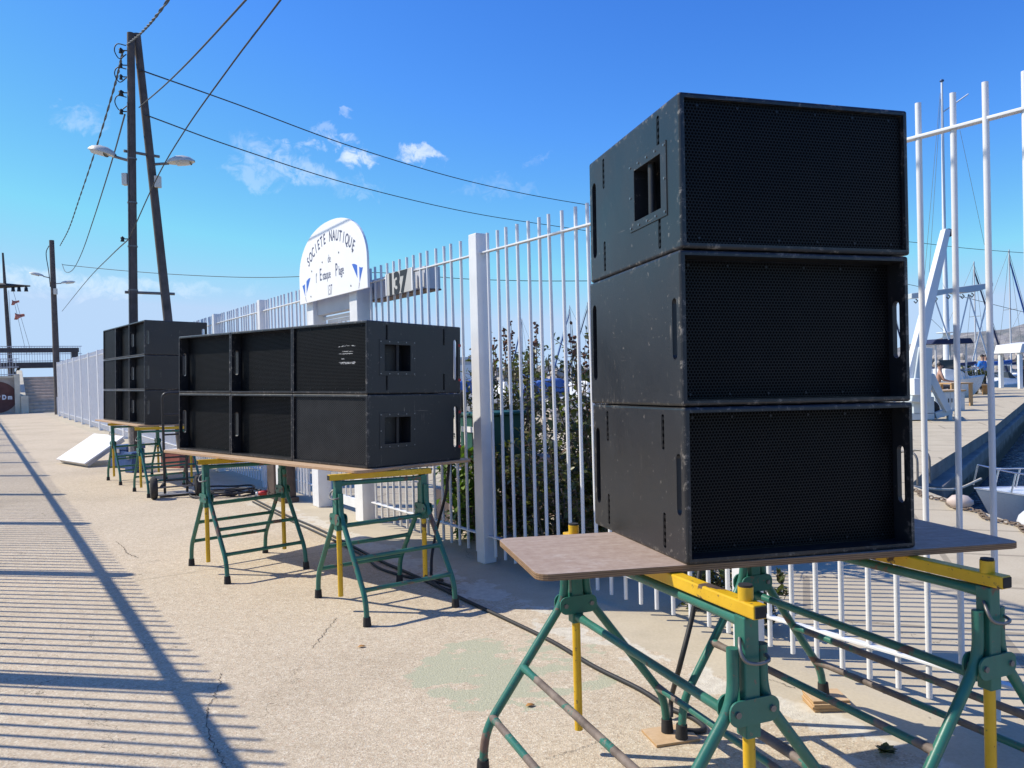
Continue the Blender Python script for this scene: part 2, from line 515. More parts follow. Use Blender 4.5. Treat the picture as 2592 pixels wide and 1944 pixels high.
def f_black(t, b):
    co = obj_co(t)
    info = nd(t, 'ShaderNodeObjectInfo').outputs['Random']
    off = nd(t, 'ShaderNodeCombineXYZ', {0: mth(t, 'MULTIPLY', info, 9.0), 1: mth(t, 'MULTIPLY', info, 17.0), 2: mth(t, 'MULTIPLY', info, 5.0)}).outputs[0]
    p = nd(t, 'ShaderNodeVectorMath', {0: co, 1: off}, operation='ADD').outputs[0]
    base = ramp(t, noise(t, p, 6, 6, 0.65), [(0.3, (0.011, 0.012, 0.0145)), (0.7, (0.017, 0.018, 0.021))])
    dust = noise(t, p, 2.4, 6, 0.6)
    base = mixc(t, mth(t, 'MULTIPLY', smooth(t, dust, 0.45, 0.8), 0.12), base, (0.06, 0.058, 0.055))
    scr = noise(t, mapv(t, p, (14, 20, 1.3)), 3.6, 5, 0.65, 0.7)
    scr2 = noise(t, mapv(t, p, (1.4, 1.6, 26), rot=(0.35, 0, 0)), 3.0, 5, 0.65, 0.8)
    few = smooth(t, noise(t, p, 4.5, 3), 0.50, 0.62)
    spots = mth(t, 'MULTIPLY', smooth(t, noise(t, p, 48, 3, 0.6), 0.665, 0.70), smooth(t, noise(t, p, 5, 3), 0.42, 0.6))
    gx, gy, gz_ = sep(t, nd(t, 'ShaderNodeTexCoord').outputs['Generated'])[:3]
    def near(v):
        return mth(t, 'MINIMUM', v, mth(t, 'SUBTRACT', 1.0, v))
    a_, b_, c_ = near(gx), near(gy), near(gz_)
    second = mth(t, 'MAXIMUM', mth(t, 'MINIMUM', a_, b_), mth(t, 'MINIMUM', mth(t, 'MAXIMUM', a_, b_), c_))
    edge = mth(t, 'MULTIPLY', smooth(t, second, 0.055, 0.0), smooth(t, noise(t, p, 34, 6, 0.75), 0.53, 0.66))
    scr = mth(t, 'MULTIPLY', smooth(t, scr, 0.655, 0.70), few)
    scr2 = mth(t, 'MULTIPLY', smooth(t, scr2, 0.665, 0.71), few)
    k = mth(t, 'MAXIMUM', mth(t, 'MULTIPLY', scr, 0.42), mth(t, 'MULTIPLY', scr2, 0.30))
    k = mth(t, 'MAXIMUM', k, mth(t, 'MULTIPLY', spots, 0.32))
    k = mth(t, 'MAXIMUM', k, mth(t, 'MULTIPLY', edge, 0.55))
    col = mixc(t, k, base, (0.36, 0.32, 0.27))
    t.links.new(col, b.inputs['Base Color'])
    t.links.new(ramp(t, noise(t, p, 3, 5), [(0.3, 0.30), (0.7, 0.44)]), b.inputs['Roughness'])
    set_bump(t, b, noise(t, co, 220, 2), 0.12, 0.002)
M_black = mat('scuffed_black_paint', f_black, rough=0.42)
M_dark = simple('black_plastic', (0.012, 0.012, 0.013), 0.5, 0.2, 10)
M_inner = simple('dark_recess', (0.02, 0.02, 0.022), 0.7, 0.2, 10)

def grille_mat(name, pitch, hole, c=(0.0060, 0.0064, 0.007), turn=0.0):
    def fn(t, b):
        co = obj_co(t)
        x, y, z = sep(t, mapv(t, co, (1, 1, 1), rot=(0, turn, 0)))[:3]
        s3 = 3 ** 0.5
        def cell(ox, oz):
            u = mth(t, 'SUBTRACT', mth(t, 'FRACT', mth(t, 'ADD', mth(t, 'DIVIDE', x, pitch), 100 + ox)), 0.5)
            v = mth(t, 'MULTIPLY', mth(t, 'SUBTRACT', mth(t, 'FRACT', mth(t, 'ADD', mth(t, 'DIVIDE', z, pitch * s3), 100 + oz)), 0.5), s3)
            return mth(t, 'SQRT', mth(t, 'ADD', mth(t, 'MULTIPLY', u, u), mth(t, 'MULTIPLY', v, v)))
        d = mth(t, 'MINIMUM', cell(0, 0), cell(0.5, 0.5))
        hm = smooth(t, d, hole + 0.05, hole - 0.05)
        met = ramp(t, noise(t, co, 7, 6, 0.65), [(0.3, tuple(q * 0.75 for q in c)), (0.7, tuple(q * 1.3 for q in c))])
        t.links.new(mixc(t, hm, met, (0.0042, 0.0042, 0.0046)), b.inputs['Base Color'])
        t.links.new(ramp(t, hm, [(0, 0.42), (1, 0.95)]), b.inputs['Roughness'])
        t.links.new(ramp(t, hm, [(0, 0.20), (1, 0.0)]), b.inputs['Specular IOR Level'])
        set_bump(t, b, mth(t, 'SUBTRACT', 1.0, hm), 0.25, 0.0015)
    return mat(name, fn, rough=0.45)
M_grille = grille_mat('perforated_steel', 0.0112, 0.34)
M_grille2 = grille_mat('perforated_steel_coarse', 0.0125, 0.30, (0.030, 0.031, 0.033), 0.6)
M_screw = simple('screw_steel', (0.32, 0.32, 0.33), 0.35, 0.1, 8, metal=0.9)

def f_green(lo, hi, bare, wear):
    def fn(t, b):
        co = obj_co(t)
        info = nd(t, 'ShaderNodeObjectInfo').outputs['Random']
        off = nd(t, 'ShaderNodeCombineXYZ', {0: mth(t, 'MULTIPLY', info, 7.0), 1: mth(t, 'MULTIPLY', info, 13.0), 2: 0.0}).outputs[0]
        p = nd(t, 'ShaderNodeVectorMath', {0: co, 1: off}, operation='ADD').outputs[0]
        c = ramp(t, noise(t, p, 9, 5, 0.6), [(0.3, lo), (0.7, hi)])
        w1 = smooth(t, noise(t, mapv(t, p, (1, 1, 1)), 5.5, 6, 0.62), wear, wear + 0.03)
        w2 = smooth(t, noise(t, p, 46, 5, 0.7), 0.62, 0.66)
        c = mixc(t, mth(t, 'MAXIMUM', w1, mth(t, 'MULTIPLY', w2, 0.8)), c, ramp(t, noise(t, p, 14, 5, 0.6), [(0.3, bare[0]), (0.7, bare[1])]))
        t.links.new(c, b.inputs['Base Color'])
        t.links.new(ramp(t, w1, [(0, 0.38), (1, 0.7)]), b.inputs['Roughness'])
        set_bump(t, b, noise(t, p, 60, 4), 0.15, 0.003)
    return fn
RUST = ((0.09, 0.05, 0.035), (0.20, 0.135, 0.10))
M_green = mat('worn_green_paint', f_green((0.018, 0.115, 0.083), (0.030, 0.165, 0.118), RUST, 0.605))
M_greenbar = mat('rubbed_green_bar', f_green((0.018, 0.115, 0.083), (0.034, 0.175, 0.125), ((0.10, 0.075, 0.06), (0.24, 0.19, 0.155)), 0.47))
M_yellow = mat('chipped_yellow_paint', f_green((0.60, 0.345, 0.010), (0.72, 0.44, 0.018), ((0.05, 0.03, 0.02), (0.12, 0.075, 0.05)), 0.60))
M_rubber = simple('black_rubber', (0.022, 0.021, 0.020), 0.85, 0.25, 14)
M_steel = simple('dull_steel', (0.20, 0.19, 0.18), 0.5, 0.2, 14, metal=0.6)

def wood(name, top, edge, rough=0.7):
    def fn(t, b):
        co = obj_co(t)
        x, y, z = sep(t, co)[:3]
        grain = noise(t, mapv(t, co, (1.2, 9, 1)), 4.0, 7, 0.65, 0.6)
        c = ramp(t, grain, [(0.25, top[0]), (0.5, top[1]), (0.75, top[2])])
        st = smooth(t, noise(t, co, 2.2, 6, 0.6), 0.48, 0.7)
        c = mixc(t, mth(t, 'MULTIPLY', st, 0.35), c, top[0])
        gz_ = smooth(t, noise(t, mapv(t, co, (1, 5, 1), (4, 1, 0)), 7, 5, 0.7), 0.62, 0.70)
        c = mixc(t, 0.5, c, ramp(t, noise(t, co, 30, 5, 0.75), [(0.3, top[0]), (0.7, top[2])]))
        c = mixc(t, mth(t, 'MULTIPLY', smooth(t, noise(t, co, 3.2, 5, 0.7), 0.55, 0.72), 0.35), c, (0.62, 0.58, 0.54))
        c = mixc(t, mth(t, 'MULTIPLY', gz_, 0.5), c, (top[0][0] * 0.8, top[0][1] * 0.55, top[0][2] * 0.45))
        ply = mth(t, 'SINE', mth(t, 'MULTIPLY', z, 2 * PI / 0.0062))
        e = ramp(t, mth(t, 'ADD', mth(t, 'MULTIPLY', ply, 0.3), mth(t, 'MULTIPLY', noise(t, mapv(t, co, (6, 6, 60)), 3, 4), 0.9)), [(0.2, edge[0]), (0.8, edge[1])])
        nz = sep(t, nd(t, 'ShaderNodeNewGeometry').outputs['Normal'])[2]
        f_ = mth(t, 'LESS_THAN', mth(t, 'ABSOLUTE', nz), 0.6)
        t.links.new(mixc(t, f_, c, e), b.inputs['Base Color'])
        set_bump(t, b, grain, 0.2, 0.004)
    return mat(name, fn, rough=rough)
M_board1 = wood('weathered_plywood', ((0.25, 0.165, 0.12), (0.36, 0.265, 0.205), (0.46, 0.37, 0.30)), ((0.14, 0.075, 0.035), (0.30, 0.185, 0.095)))
M_board2 = wood('pale_plywood', ((0.42, 0.27, 0.16), (0.52, 0.36, 0.22), (0.60, 0.44, 0.29)), ((0.36, 0.21, 0.11), (0.56, 0.37, 0.22)))
M_pad = wood('raw_plywood_offcut', ((0.48, 0.31, 0.16), (0.58, 0.40, 0.23), (0.66, 0.48, 0.29)), ((0.34, 0.19, 0.08), (0.56, 0.36, 0.17)))

# ------------------------------------------------------------------ ground and water
LAND = [(4.4, -60), (4.55, 7.1), (4.84, 9.7), (5.7, 11.0), (10.68, 17.66), (17.63, 27.4), (28.0, 41.8), (24.5, 46.5), (9.0, 27.5), (-1.0, 31.0), (-13.0, 47.0), (-18.0, 75.0), (-60, 150), (-400, 300), (-400, -60)]
g = MB()
tr = tessellate_polygon([[Vector((*p, 0)) for p in LAND]])
fs = []
for t in tr:
    a, b, c = (Vector((*LAND[i], 0)) for i in t)
    fs.append(tuple(t) if (b - a).cross(c - a).z > 0 else tuple(reversed(t)))
g.add([(*p, 0) for p in LAND], fs)
g.cur = 1
k = len(LAND)
g.add([(*p, 0) for p in LAND] + [(*p, -3.0) for p in LAND], [(i + k, (i + 1) % k + k, (i + 1) % k, i) for i in range(k)])
tag(g.build('ground', [M_ground, M_quay]), kind='structure')
# coping course along the harbour edge of jetty and quay (a low rubbing step below the deck)
for nm, a, b in (('jetty_coping', (5.7, 11.0), (28.0, 41.8)), ('quay_coping', (4.55, 7.1), (4.84, 9.7))):
    a, b = Vector((*a, -0.32)), Vector((*b, -0.32))
    s_ = (b - a).normalized().cross(Vector((0, 0, 1)))
    tag(MB().bar(a + s_ * 0.10, b + s_ * 0.10, 0.24, 0.22).build(nm, M_quay, bevel=0.03), kind='structure')
w = MB()
w.add([(-3000, -300, -0.95), (3000, -300, -0.95), (3000, 5500, -0.95), (-3000, 5500, -0.95)], [(0, 1, 2, 3)])
tag(w.build('water', M_water), kind='structure')

# ------------------------------------------------------------------ subwoofers
def stadium(cx, cz, w_, h_, n=6):
    r = w_ / 2
    pts = []
    for i in range(n + 1):
        a = PI * i / n
        pts.append((cx + r * math.cos(a), cz + h_ / 2 - r + r * math.sin(a)))
    for i in range(n + 1):
        a = PI + PI * i / n
        pts.append((cx + r * math.cos(a), cz - h_ / 2 + r + r * math.sin(a)))
    return pts
M_YZX = Matrix(((0, 0, 1, 0), (1, 0, 0, 0), (0, 1, 0, 0), (0, 0, 0, 1)))    # (y, z, x) prism -> along x
M_track = simple('track_steel', (0.035, 0.035, 0.038), 0.4, 0.25, 30, metal=0.7)

def cabinet(label, W, D, H, flush, tracks, cup, coarse=False, tape=False):
    root = thing('subwoofer', label, 'speaker')
    H -= 0.003
    yg = 0.020 if flush else 0.085
    e = MB().box((W / 2, D / 2, H / 2), (W, D, H)).build('enclosure', M_black, root)
    b = e.modifiers.new('bevel', 'BEVEL'); b.width = 0.009; b.segments = 3; b.limit_method = 'ANGLE'
    cut = []
    th = 0.017
    cut.append(MB().box((W / 2, yg / 2 - 0.05, H / 2), (W - 2 * th, yg + 0.10, H - 2 * th)).build('c', M_black))
    cut.append(MB().box((W / 2, D - 0.10 + 0.15, H / 2), (W - 2 * th, 0.30, H - 2 * th)).build('c', M_black))
    cut.append(MB().prism(stadium(D - 0.055, H * 0.5, 0.042, H * 0.62), -0.1, W + 0.1, M=M_YZX).build('c', M_black))
    if not flush:
        cut.append(MB().prism(stadium(0.044, H * 0.5, 0.032, H * 0.40), -0.1, W + 0.1, M=M_YZX).build('c', M_black))
    if cup:
        for sx in (0, 1):
            cut.append(MB().box((sx * W, D * 0.30, H * 0.5), (0.20, D * 0.27, H * 0.37)).build('c', M_black))
    if tracks:
        for sx in (0, 1):
            c = MB()
            for yy in (0.19, 0.80):
                for z0, z1 in ((0.05, 0.29), (0.71, 0.95)):
                    c.prism(stadium(D * yy, H * (z0 + z1) / 2, 0.022, H * (z1 - z0)), sx * W - 0.012, sx * W + 0.012, M=M_YZX)
            cut.append(c.build('c', M_black))
    boolean(e, cut)
    # grille with its screws
    gm = MB()
    gm.box((W / 2, yg - 0.004, H / 2), (W - 2 * th - 0.006, 0.004, H - 2 * th - 0.006))
    gm.cur = 1
    for i in range(6):
        for z in (th + 0.018, H - th - 0.018):
            gm.cyl((W * (0.08 + 0.168 * i), yg - 0.009, z), (W * (0.08 + 0.168 * i), yg - 0.005, z), 0.0042, 8)
    gm.build('grille', [M_grille2 if coarse else M_grille, M_track], root)
    if cup:
        for sx in (0, 1):
            q = 1 if sx else -1
            x0 = sx * W
            pl = MB()
            y0, y1, z0, z1 = D * 0.115, D * 0.485, H * 0.25, H * 0.75
            hy0, hy1, hz0, hz1 = D * 0.168, D * 0.432, H * 0.318, H * 0.682
            rect = [(y0, z0), (y1, z0), (y1, z1), (y0, z1)]
            hole = [(hy0, hz0), (hy1, hz0), (hy1, hz1), (hy0, hz1)]
            pl.prism(rect, min(x0, x0 + q * 0.003), max(x0, x0 + q * 0.003), [hole], M=M_YZX)
            pl.cur = 1
            for i in range(5):
                yy = y0 + 0.012 + (y1 - y0 - 0.024) * i / 4
                for zz in (z0 + 0.014, z1 - 0.014):
                    pl.cyl((x0 + q * 0.003, yy, zz), (x0 + q * 0.006, yy, zz), 0.004, 8)
            for zz in ((z0 + z1) / 2,):
                for yy in (y0 + 0.012, y1 - 0.012):
                    pl.cyl((x0 + q * 0.003, yy, zz), (x0 + q * 0.006, yy, zz), 0.004, 8)
            hp = pl.build('handle_plate', [M_black, M_screw], root, bevel=0.0012, seg=1)
            MB().cyl((x0 - q * 0.022, D * 0.315, H * 0.315), (x0 - q * 0.022, D * 0.315, H * 0.685), 0.013, 12).build('handle_bar', M_dark, hp)
    if tracks:
        for sx in (0, 1):
            q = 1 if sx else -1
            for yy in (0.19, 0.80):
                for z0, z1 in ((0.05, 0.29), (0.71, 0.95)):
                    tk = MB()
                    zc, hh = H * (z0 + z1) / 2, H * (z1 - z0)
                    for s_ in (-1, 1):
                        tk.box((sx * W - q * 0.003, D * yy + s_ * 0.0085, zc), (0.004, 0.004, hh * 0.9))
                        for j in range(5):
                            tk.box((sx * W - q * 0.003, D * yy + s_ * 0.0055, zc - hh * 0.38 + hh * 0.19 * j), (0.004, 0.005, 0.010))
                    tk.build('rigging_track', M_track, root)
    if tape:
        for z in (0.2, 0.72):
            MB().box((W - 0.006, D - 0.012, H * z), (0.0135, 0.026, 0.018)).build('tape_band', M_red, root)
    return root
M_red = simple('red_plastic', (0.42, 0.03, 0.025), 0.5, 0.15, 10)

def stack_matrix(origin, yaw, tx, ty):
    return Matrix.Translation(origin) @ Matrix.Rotation(yaw, 4, 'Z') @ Matrix.Rotation(tx, 4, 'X') @ Matrix.Rotation(ty, 4, 'Y')
def place(o, M_):
    o.location = M_.to_translation()
    o.rotation_euler = M_.to_euler()

# the near stack of three
S1s = 0.8638
S1 = stack_matrix(Vector((0.5998 * S1s, 2.7913 * S1s, 1.5 - (1.5 - 0.8054) * S1s)), 0.2532, -0.0184, 0.0153)
W1, D1, H1 = 0.9614 * S1s, 0.9272 * S1s, 0.5607 * S1s
GR1 = 'three subwoofers stacked on the near table'
a = cabinet('large black subwoofer with a recessed grille and side slot, bottom of the tall near stack', W1, D1, H1, False, True, False)
a['group'] = GR1; place(a, S1)
a = cabinet('large black subwoofer without rigging tracks, middle of the tall near stack', W1, D1, H1, False, False, False)
a['group'] = GR1; place(a, S1 @ Matrix.Translation((-0.004, 0.003, H1)))
a = cabinet('large black subwoofer with side handle opening and flush grille, top of the tall near stack', W1, D1, H1, True, True, True)
a['group'] = GR1; place(a, S1 @ Matrix.Translation((0.001, 0.0, 2 * H1)))

# the wide stack in the middle, three across and two high
S2s = 0.968
S2 = stack_matrix(Vector((-2.9877 * S2s, 7.0773 * S2s, 1.5 - (1.5 - 0.8975) * S2s)), -0.7105, -0.0285, 0.0071)
W2, D2, H2 = 0.8778 * S2s, 0.9028 * S2s, 0.5055 * S2s
GR2 = 'six subwoofers on the middle table'
a = cabinet('black subwoofer with coarse sparkling grille and side handle, lower right of the middle table', W2, D2, H2, True, False, True, True, True)
a['group'] = GR2; place(a, S2 @ Matrix.Translation((2 * W2, 0, 0)))
a = cabinet('black subwoofer with scuffed grille, rigging tracks and side handle, upper right of the middle table', W2, D2, H2, True, True, True, False, True)
a['group'] = GR2; place(a, S2 @ Matrix.Translation((2 * W2, 0, H2)))
M_chalk = simple('pale_scratches', (0.55, 0.55, 0.54), 0.8, 0.2, 60)
sm_ = MB()
rs = random.Random(3)
for zf, x0, x1, wgt in ((0.66, 0.62, 0.83, 0.8), (0.585, 0.68, 0.82, 0.6), (0.555, 0.62, 0.80, 1.3), (0.485, 0.66, 0.69, 0.5), (0.435, 0.63, 0.84, 1.6), (0.42, 0.65, 0.82, 1.0)):
    for i in range(int(34 * wgt)):
        x = rs.uniform(x0, x1) * W2
        sm_.box((x, 0.0132, H2 * zf + rs.gauss(0, 0.0016)), (rs.uniform(0.006, 0.022), 0.0006, rs.uniform(0.0008, 0.0020)))
sm_.build('scratch_marks', M_chalk, a)
p2 = cabinet('black subwoofer with deep-set grille, lower left of the middle table', W2, D2, H2, False, False, False)
p2['group'] = GR2; place(p2, S2)
for i, j, lb in ((1, 0, 'black subwoofer with deep-set grille, lower row centre of the middle table'), (0, 1, 'black subwoofer with deep-set grille, upper left of the middle table'), (1, 1, 'black subwoofer with deep-set grille, upper row centre of the middle table')):
    o = dup(p2, label=lb); place(o, S2 @ Matrix.Translation((i * W2, 0, j * H2)))

# the far stack, three by three
S3s = 1.045
S3 = stack_matrix(Vector((-6.3505 * S3s, 12.3151 * S3s, 1.5 - (1.5 - 0.9492) * S3s)), -0.8964, -0.0276, 0.0)
W3, D3, H3 = 0.81 * S3s, 0.8112 * S3s, 0.4612 * S3s
GR3 = 'nine subwoofers on the far table'
row = ('bottom', 'middle', 'top')
p3 = cabinet('black subwoofer with deep-set grille, bottom row right of the far table', W3, D3, H3, False, False, False)
p3['group'] = GR3; place(p3, S3 @ Matrix.Translation((2 * W3, 0, 0)))
f3 = cabinet('black subwoofer with flush grille, bottom row left of the far table', W3, D3, H3, True, False, False)
f3['group'] = GR3; place(f3, S3)
for j in range(3):
    for i, cn in ((0, 'left'), (1, 'centre'), (2, 'right')):
        if (i, j) in ((2, 0), (0, 0)):
            continue
        kind = 'flush' if i == 0 else 'deep-set'
        o = dup(f3 if i == 0 else p3, label='black subwoofer with %s grille, %s row %s of the far table' % (kind, row[j], cn))
        place(o, S3 @ Matrix.Translation((i * W3, 0, j * H3)))

# ------------------------------------------------------------------ table boards
def rounded(x0, y0, x1, y1, r, n=5):
    pts = []
    for cx, cy, a0 in ((x1 - r, y0 + r, -PI / 2), (x1 - r, y1 - r, 0), (x0 + r, y1 - r, PI / 2), (x0 + r, y0 + r, PI)):
        for i in range(n + 1):
            a = a0 + PI / 2 * i / n
            pts.append((cx + r * math.cos(a), cy + r * math.sin(a)))
    return pts
BT = 0.022
def board(label, M_, x0, y0, x1, y1, r, m_, yaw=0.0):
    o = MB().prism(rounded(x0, y0, x1, y1, r), -BT, -0.001).build('table_board', m_, bevel=0.003)
    place(o, M_ @ Matrix.Rotation(yaw, 4, 'Z'))
    return tag(o, label, 'board', 'plywood boards laid over the trestles')
board('grey brown worn plywood board under the tall near stack', S1, -0.466, 0.012, 1.232, 0.615, 0.045, M_board1, -0.038)
board('pale plywood board carrying the six subwoofers of the middle table', S2, -0.10, -0.105, 3 * W2 + 0.035, D2 + 0.10, 0.06, M_board2)
board('pale plywood board carrying the nine subwoofers of the far table', S3, -0.16, -0.10, 3 * W3 + 0.06, D3 + 0.10, 0.05, M_board2)

# ------------------------------------------------------------------ trestles
def z_under(M_, x, y):
    """height of a board's underside at a ground point"""
    nrm = (M_.to_3x3() @ Vector((0, 0, 1)))
    p0 = M_ @ Vector((0, 0, -BT))
    return p0.z - ((x - p0.x) * nrm.x + (y - p0.y) * nrm.y) / nrm.z

def trestle(label, near, far, M_, over=0.055, pads=(), foot=0.40, worn=False):
    near, far = Vector((*near, 0)), Vector((*far, 0))
    mid = (near + far) / 2
    L = (far - near).length
    d = (far - near).normalized()
    yaw = math.atan2(d.y, d.x) - PI / 2
    root = thing('trestle', label, 'trestle', mid, (0, 0, yaw), 'adjustable green and yellow trestles')
    bar_m = M_greenbar if worn else M_green
    zb = {s_: z_under(M_, *((near if s_ < 0 else far).xy)) for s_ in (-1, 1)}
    foot_of = {}
    for s_ in (-1, 1):
        y = s_ * L / 2
        post = MB()
        post.bar((0, y, 0.52), (0, y, zb[s_] - 0.042), 0.046, 0.046)
        post.build('post', M_green, root, bevel=0.004)
        MB().cyl((0, y, 0.095), (0, y, 0.535), 0.0165, 14).build('inner_tube', M_yellow, root)
        cl = MB()
        for e_ in (-1, 1):
            cl.prism(rounded(-0.078, -0.034, 0.078, 0.034, 0.028), -0.003, 0.003, M=Matrix.Translation((0, y + e_ * 0.027, 0.595)) @ Matrix.Rotation(PI / 2, 4, 'X'))
        cp_ = cl.build('clamp_plate', M_green, root)
        bo = MB()
        for sx in (-1, 1):
            bo.cyl((sx * 0.055, y - 0.036, 0.595), (sx * 0.055, y + 0.036, 0.595), 0.009, 8)
        bo.build('bolt', M_steel, cp_)
        for sx in (-1, 1):
            zf = 0.0
            fx = foot
            for (px_, ps, pz, pfx) in pads:
                if (px_, ps) == (sx, s_):
                    zf = pz
                    fx = pfx or foot
            path = fillet([(sx * 0.046, y, 0.76), (sx * 0.046, y, 0.615), (sx * (fx - 0.015), y, 0.165), (sx * fx, y, zf + 0.02)], 0.16, 6)
            lg = MB().tube(path, 0.0165, 12).build('leg', M_green, root)
            MB().cyl((sx * fx, y, zf), (sx * (fx - 0.002), y, zf + 0.055), 0.0255, 14, 0.022).build('rubber_foot', M_rubber, lg)
            foot_of[(sx, s_)] = (fx, zf)
    # bars running between the two ends
    def xleg(key, z):
        fx, zf = foot_of[key]
        t = (0.615 - z) / (0.615 - 0.165)
        return 0.046 + (fx - 0.015 - 0.046) * t
    zt = {s_: zb[s_] - 0.062 for s_ in (-1, 1)}
    def flat_bar(a, b, name, m_, r=0.0135):
        """tube whose ends are flattened where they are welded on"""
        a, b = Vector(a), Vector(b)
        pts = [a, a.lerp(b, 0.03), a.lerp(b, 0.07), a.lerp(b, 0.93), a.lerp(b, 0.97), b]
        MB().tube(pts, [r * 1.25, r * 1.15, r, r, r * 1.15, r * 1.25], 10).build(name, m_, root)
    flat_bar((0, -L / 2 + 0.023, zt[-1]), (0, L / 2 - 0.023, zt[1]), 'top_bar', M_green, 0.0155)
    flat_bar((0.0, -L / 2 + 0.023, 0.545), (0.0, L / 2 - 0.023, 0.545), 'stretcher', M_green, 0.0150)
    for sx in (-1, 1):
        for z in (0.375, 0.205):
            flat_bar((sx * xleg((sx, -1), z), -L / 2, z), (sx * xleg((sx, 1), z), L / 2, z), 'stretcher', bar_m)
    bm = MB()
    sl = (zb[1] - zb[-1]) / L
    y0, y1 = -L / 2 - over, L / 2 + over
    za, zc = zb[-1] - sl * over - 0.0205, zb[1] + sl * over - 0.0205
    bm.bar((0, y0, za), (0, y1, zc), 0.042, 0.038)
    be = bm.build('beam', M_yellow, root, bevel=0.004)
    for yy, zz, q in ((y0, za, -1), (y1, zc, 1)):
        MB().box((0, yy + q * 0.0015, zz), (0.034, 0.003, 0.030)).build('end_cap', M_rubber, be)
    pins = []
    if over > 0.05:
        for s_ in (-1, 1):
            if M_ is S1:
                pn = MB().cyl((0, s_ * L / 2, zb[s_] - 0.003), (0, s_ * L / 2, zb[s_] + 0.034), 0.0205, 16).build('pin', M_yellow, be)
                MB().cyl((0, s_ * L / 2, zb[s_] + 0.034), (0, s_ * L / 2, zb[s_] + 0.040), 0.0185, 16).build('pin_cap', M_rubber, pn)
    # wire keeper on the near post
    yk = -L / 2
    hk = fillet([(-0.026, yk - 0.005, 0.785), (-0.045, yk - 0.03, 0.765), (-0.040, yk - 0.042, 0.735), (0.0, yk - 0.050, 0.725), (0.045, yk - 0.040, 0.728), (0.050, yk - 0.01, 0.735)], 0.02, 3)
    MB().tube(hk, 0.0052, 6).build('wire_keeper', M_steel, root)
    return root
trestle('worn green trestle with long bars under the left end of the near board', (0.605, 2.101), (0.226, 3.10), S1, 0.06, ((1, 1, 0.012, 0.40),), worn=True)
trestle('worn green trestle with long bars under the right end of the near board', (1.404, 2.364), (0.99, 3.33), S1, 0.06, ((-1, 1, 0.012, 0.375), (1, 1, 0.048, 0.375)), worn=True)
trestle('green trestle under the right end of the middle board', (-1.137, 5.09), (-0.63, 5.44), S2, 0.06)
trestle('green trestle under the left end of the middle board', (-2.398, 6.16), (-1.92, 6.56), S2, 0.06)
trestle('green trestle under the left end of the far board', (-6.07, 12.03), (-5.57, 12.43), S3, 0.06)
trestle('green trestle under the right end of the far board behind the hand truck', (-5.02, 10.66), (-4.50, 11.06), S3, 0.06)

# plywood offcuts packed under feet and boards
def offcut(label, c, size, yaw, n=1):
    o = MB()
    for i in range(n):
        jx, jy = random.uniform(-0.006, 0.006) * (i > 0), random.uniform(-0.006, 0.006) * (i > 0)
        o.box((jx, jy, size[2] / n * (i + 0.5)), (size[0], size[1], size[2] / n - 0.001), (0, 0, random.uniform(-0.05, 0.05) * (i > 0)))
    o = o.build('plywood_offcut', M_pad, loc=c, rot=(0, 0, yaw), bevel=0.0015)
    return tag(o, label, 'wood block', 'plywood offcuts packed under feet and boards')
offcut('thin square of plywood under the two touching trestle feet below the near board', (0.608, 3.222, 0.0), (0.19, 0.15, 0.012), 0.25)
offcut('stack of plywood squares under the back foot of the right near trestle', (1.345, 3.475, 0.0), (0.16, 0.13, 0.048), 0.05, 4)

# ------------------------------------------------------------------ fences
SP = 0.13652
Z_BAR, Z_TOP, Z_LOW, Z_POST = 2.595, 2.452, 0.2165, 2.607
M_FENCE = Matrix.Translation(NN * OFF) @ Matrix.Rotation(YAW_F, 4, 'Z')      # local x behind, y along
def fence_root(name, label, cat, off=OFF, group=None):
    r = thing(name, label, cat, NN * off, (0, 0, YAW_F), group)
    return r
bar_mesh = MB().tube([(0, 0, 0.065), (0, 0, Z_BAR)], 0.0125, 10).build('bar', M_white).data
for o in list(C.objects):
    if o.data == bar_mesh:
        bpy.data.objects.remove(o)
def put_bar(root, t, mesh=bar_mesh):
    o = bpy.data.objects.new('bar', mesh)
    C.objects.link(o)
    o.parent = root
    o.location = (0, t, 0)
    o.rotation_euler = (0, random.uniform(-0.005, 0.005), random.uniform(0, 3))
    return o
def post(root, t, w_=0.115, h=Z_POST, x=0.0, name='post'):
    p = MB()
    p.box((x, t, h / 2), (w_, w_, h))
    return p.build(name, M_white, root, bevel=0.006)
def rails(root, t0, t1, zs=(Z_TOP, Z_LOW), w_=0.040, h=0.012):
    for z in zs:
        MB().box((0, (t0 + t1) / 2, z), (w_, t1 - t0, h)).build('rail', M_white, root, bevel=0.002)
near_f = fence_root('bar_fence', 'tall white steel bar fence beside the near and middle tables, right of the gate', 'fence')
T_NEAR = [-2.42, 0.18, 2.775, 5.365, 7.60]
for t in T_NEAR[:-1]:
    post(near_f, t)
for a_, b_ in zip(T_NEAR[:-1], T_NEAR[1:]):
    rails(near_f, a_ + 0.058, b_ - 0.058)
    n_ = int(round((b_ - a_) / SP)) - 1
    for i in range(n_):
        t = a_ + (b_ - a_) * (i + 1) / (n_ + 1)
        if t > 0.3:
            put_bar(near_f, t)
far_f = fence_root('bar_fence', 'long white steel bar fence running from the gate to the distant stairs', 'fence')
T_FAR = [9.13] + [11.09 + 2.53 * i for i in range(14)]
far_bars = []
for a_, b_ in zip(T_FAR[:-1], T_FAR[1:]):
    if a_ > 10:
        post(far_f, a_)
    rails(far_f, a_ + 0.058, b_ - 0.058)
    n_ = int(round((b_ - a_) / SP)) - 1
    far_bars += [a_ + (b_ - a_) * (i + 1) / (n_ + 1) for i in range(n_)]
post(far_f, T_FAR[-1])
for t in far_bars[:96]:
    put_bar(far_f, t)
rb = MB()
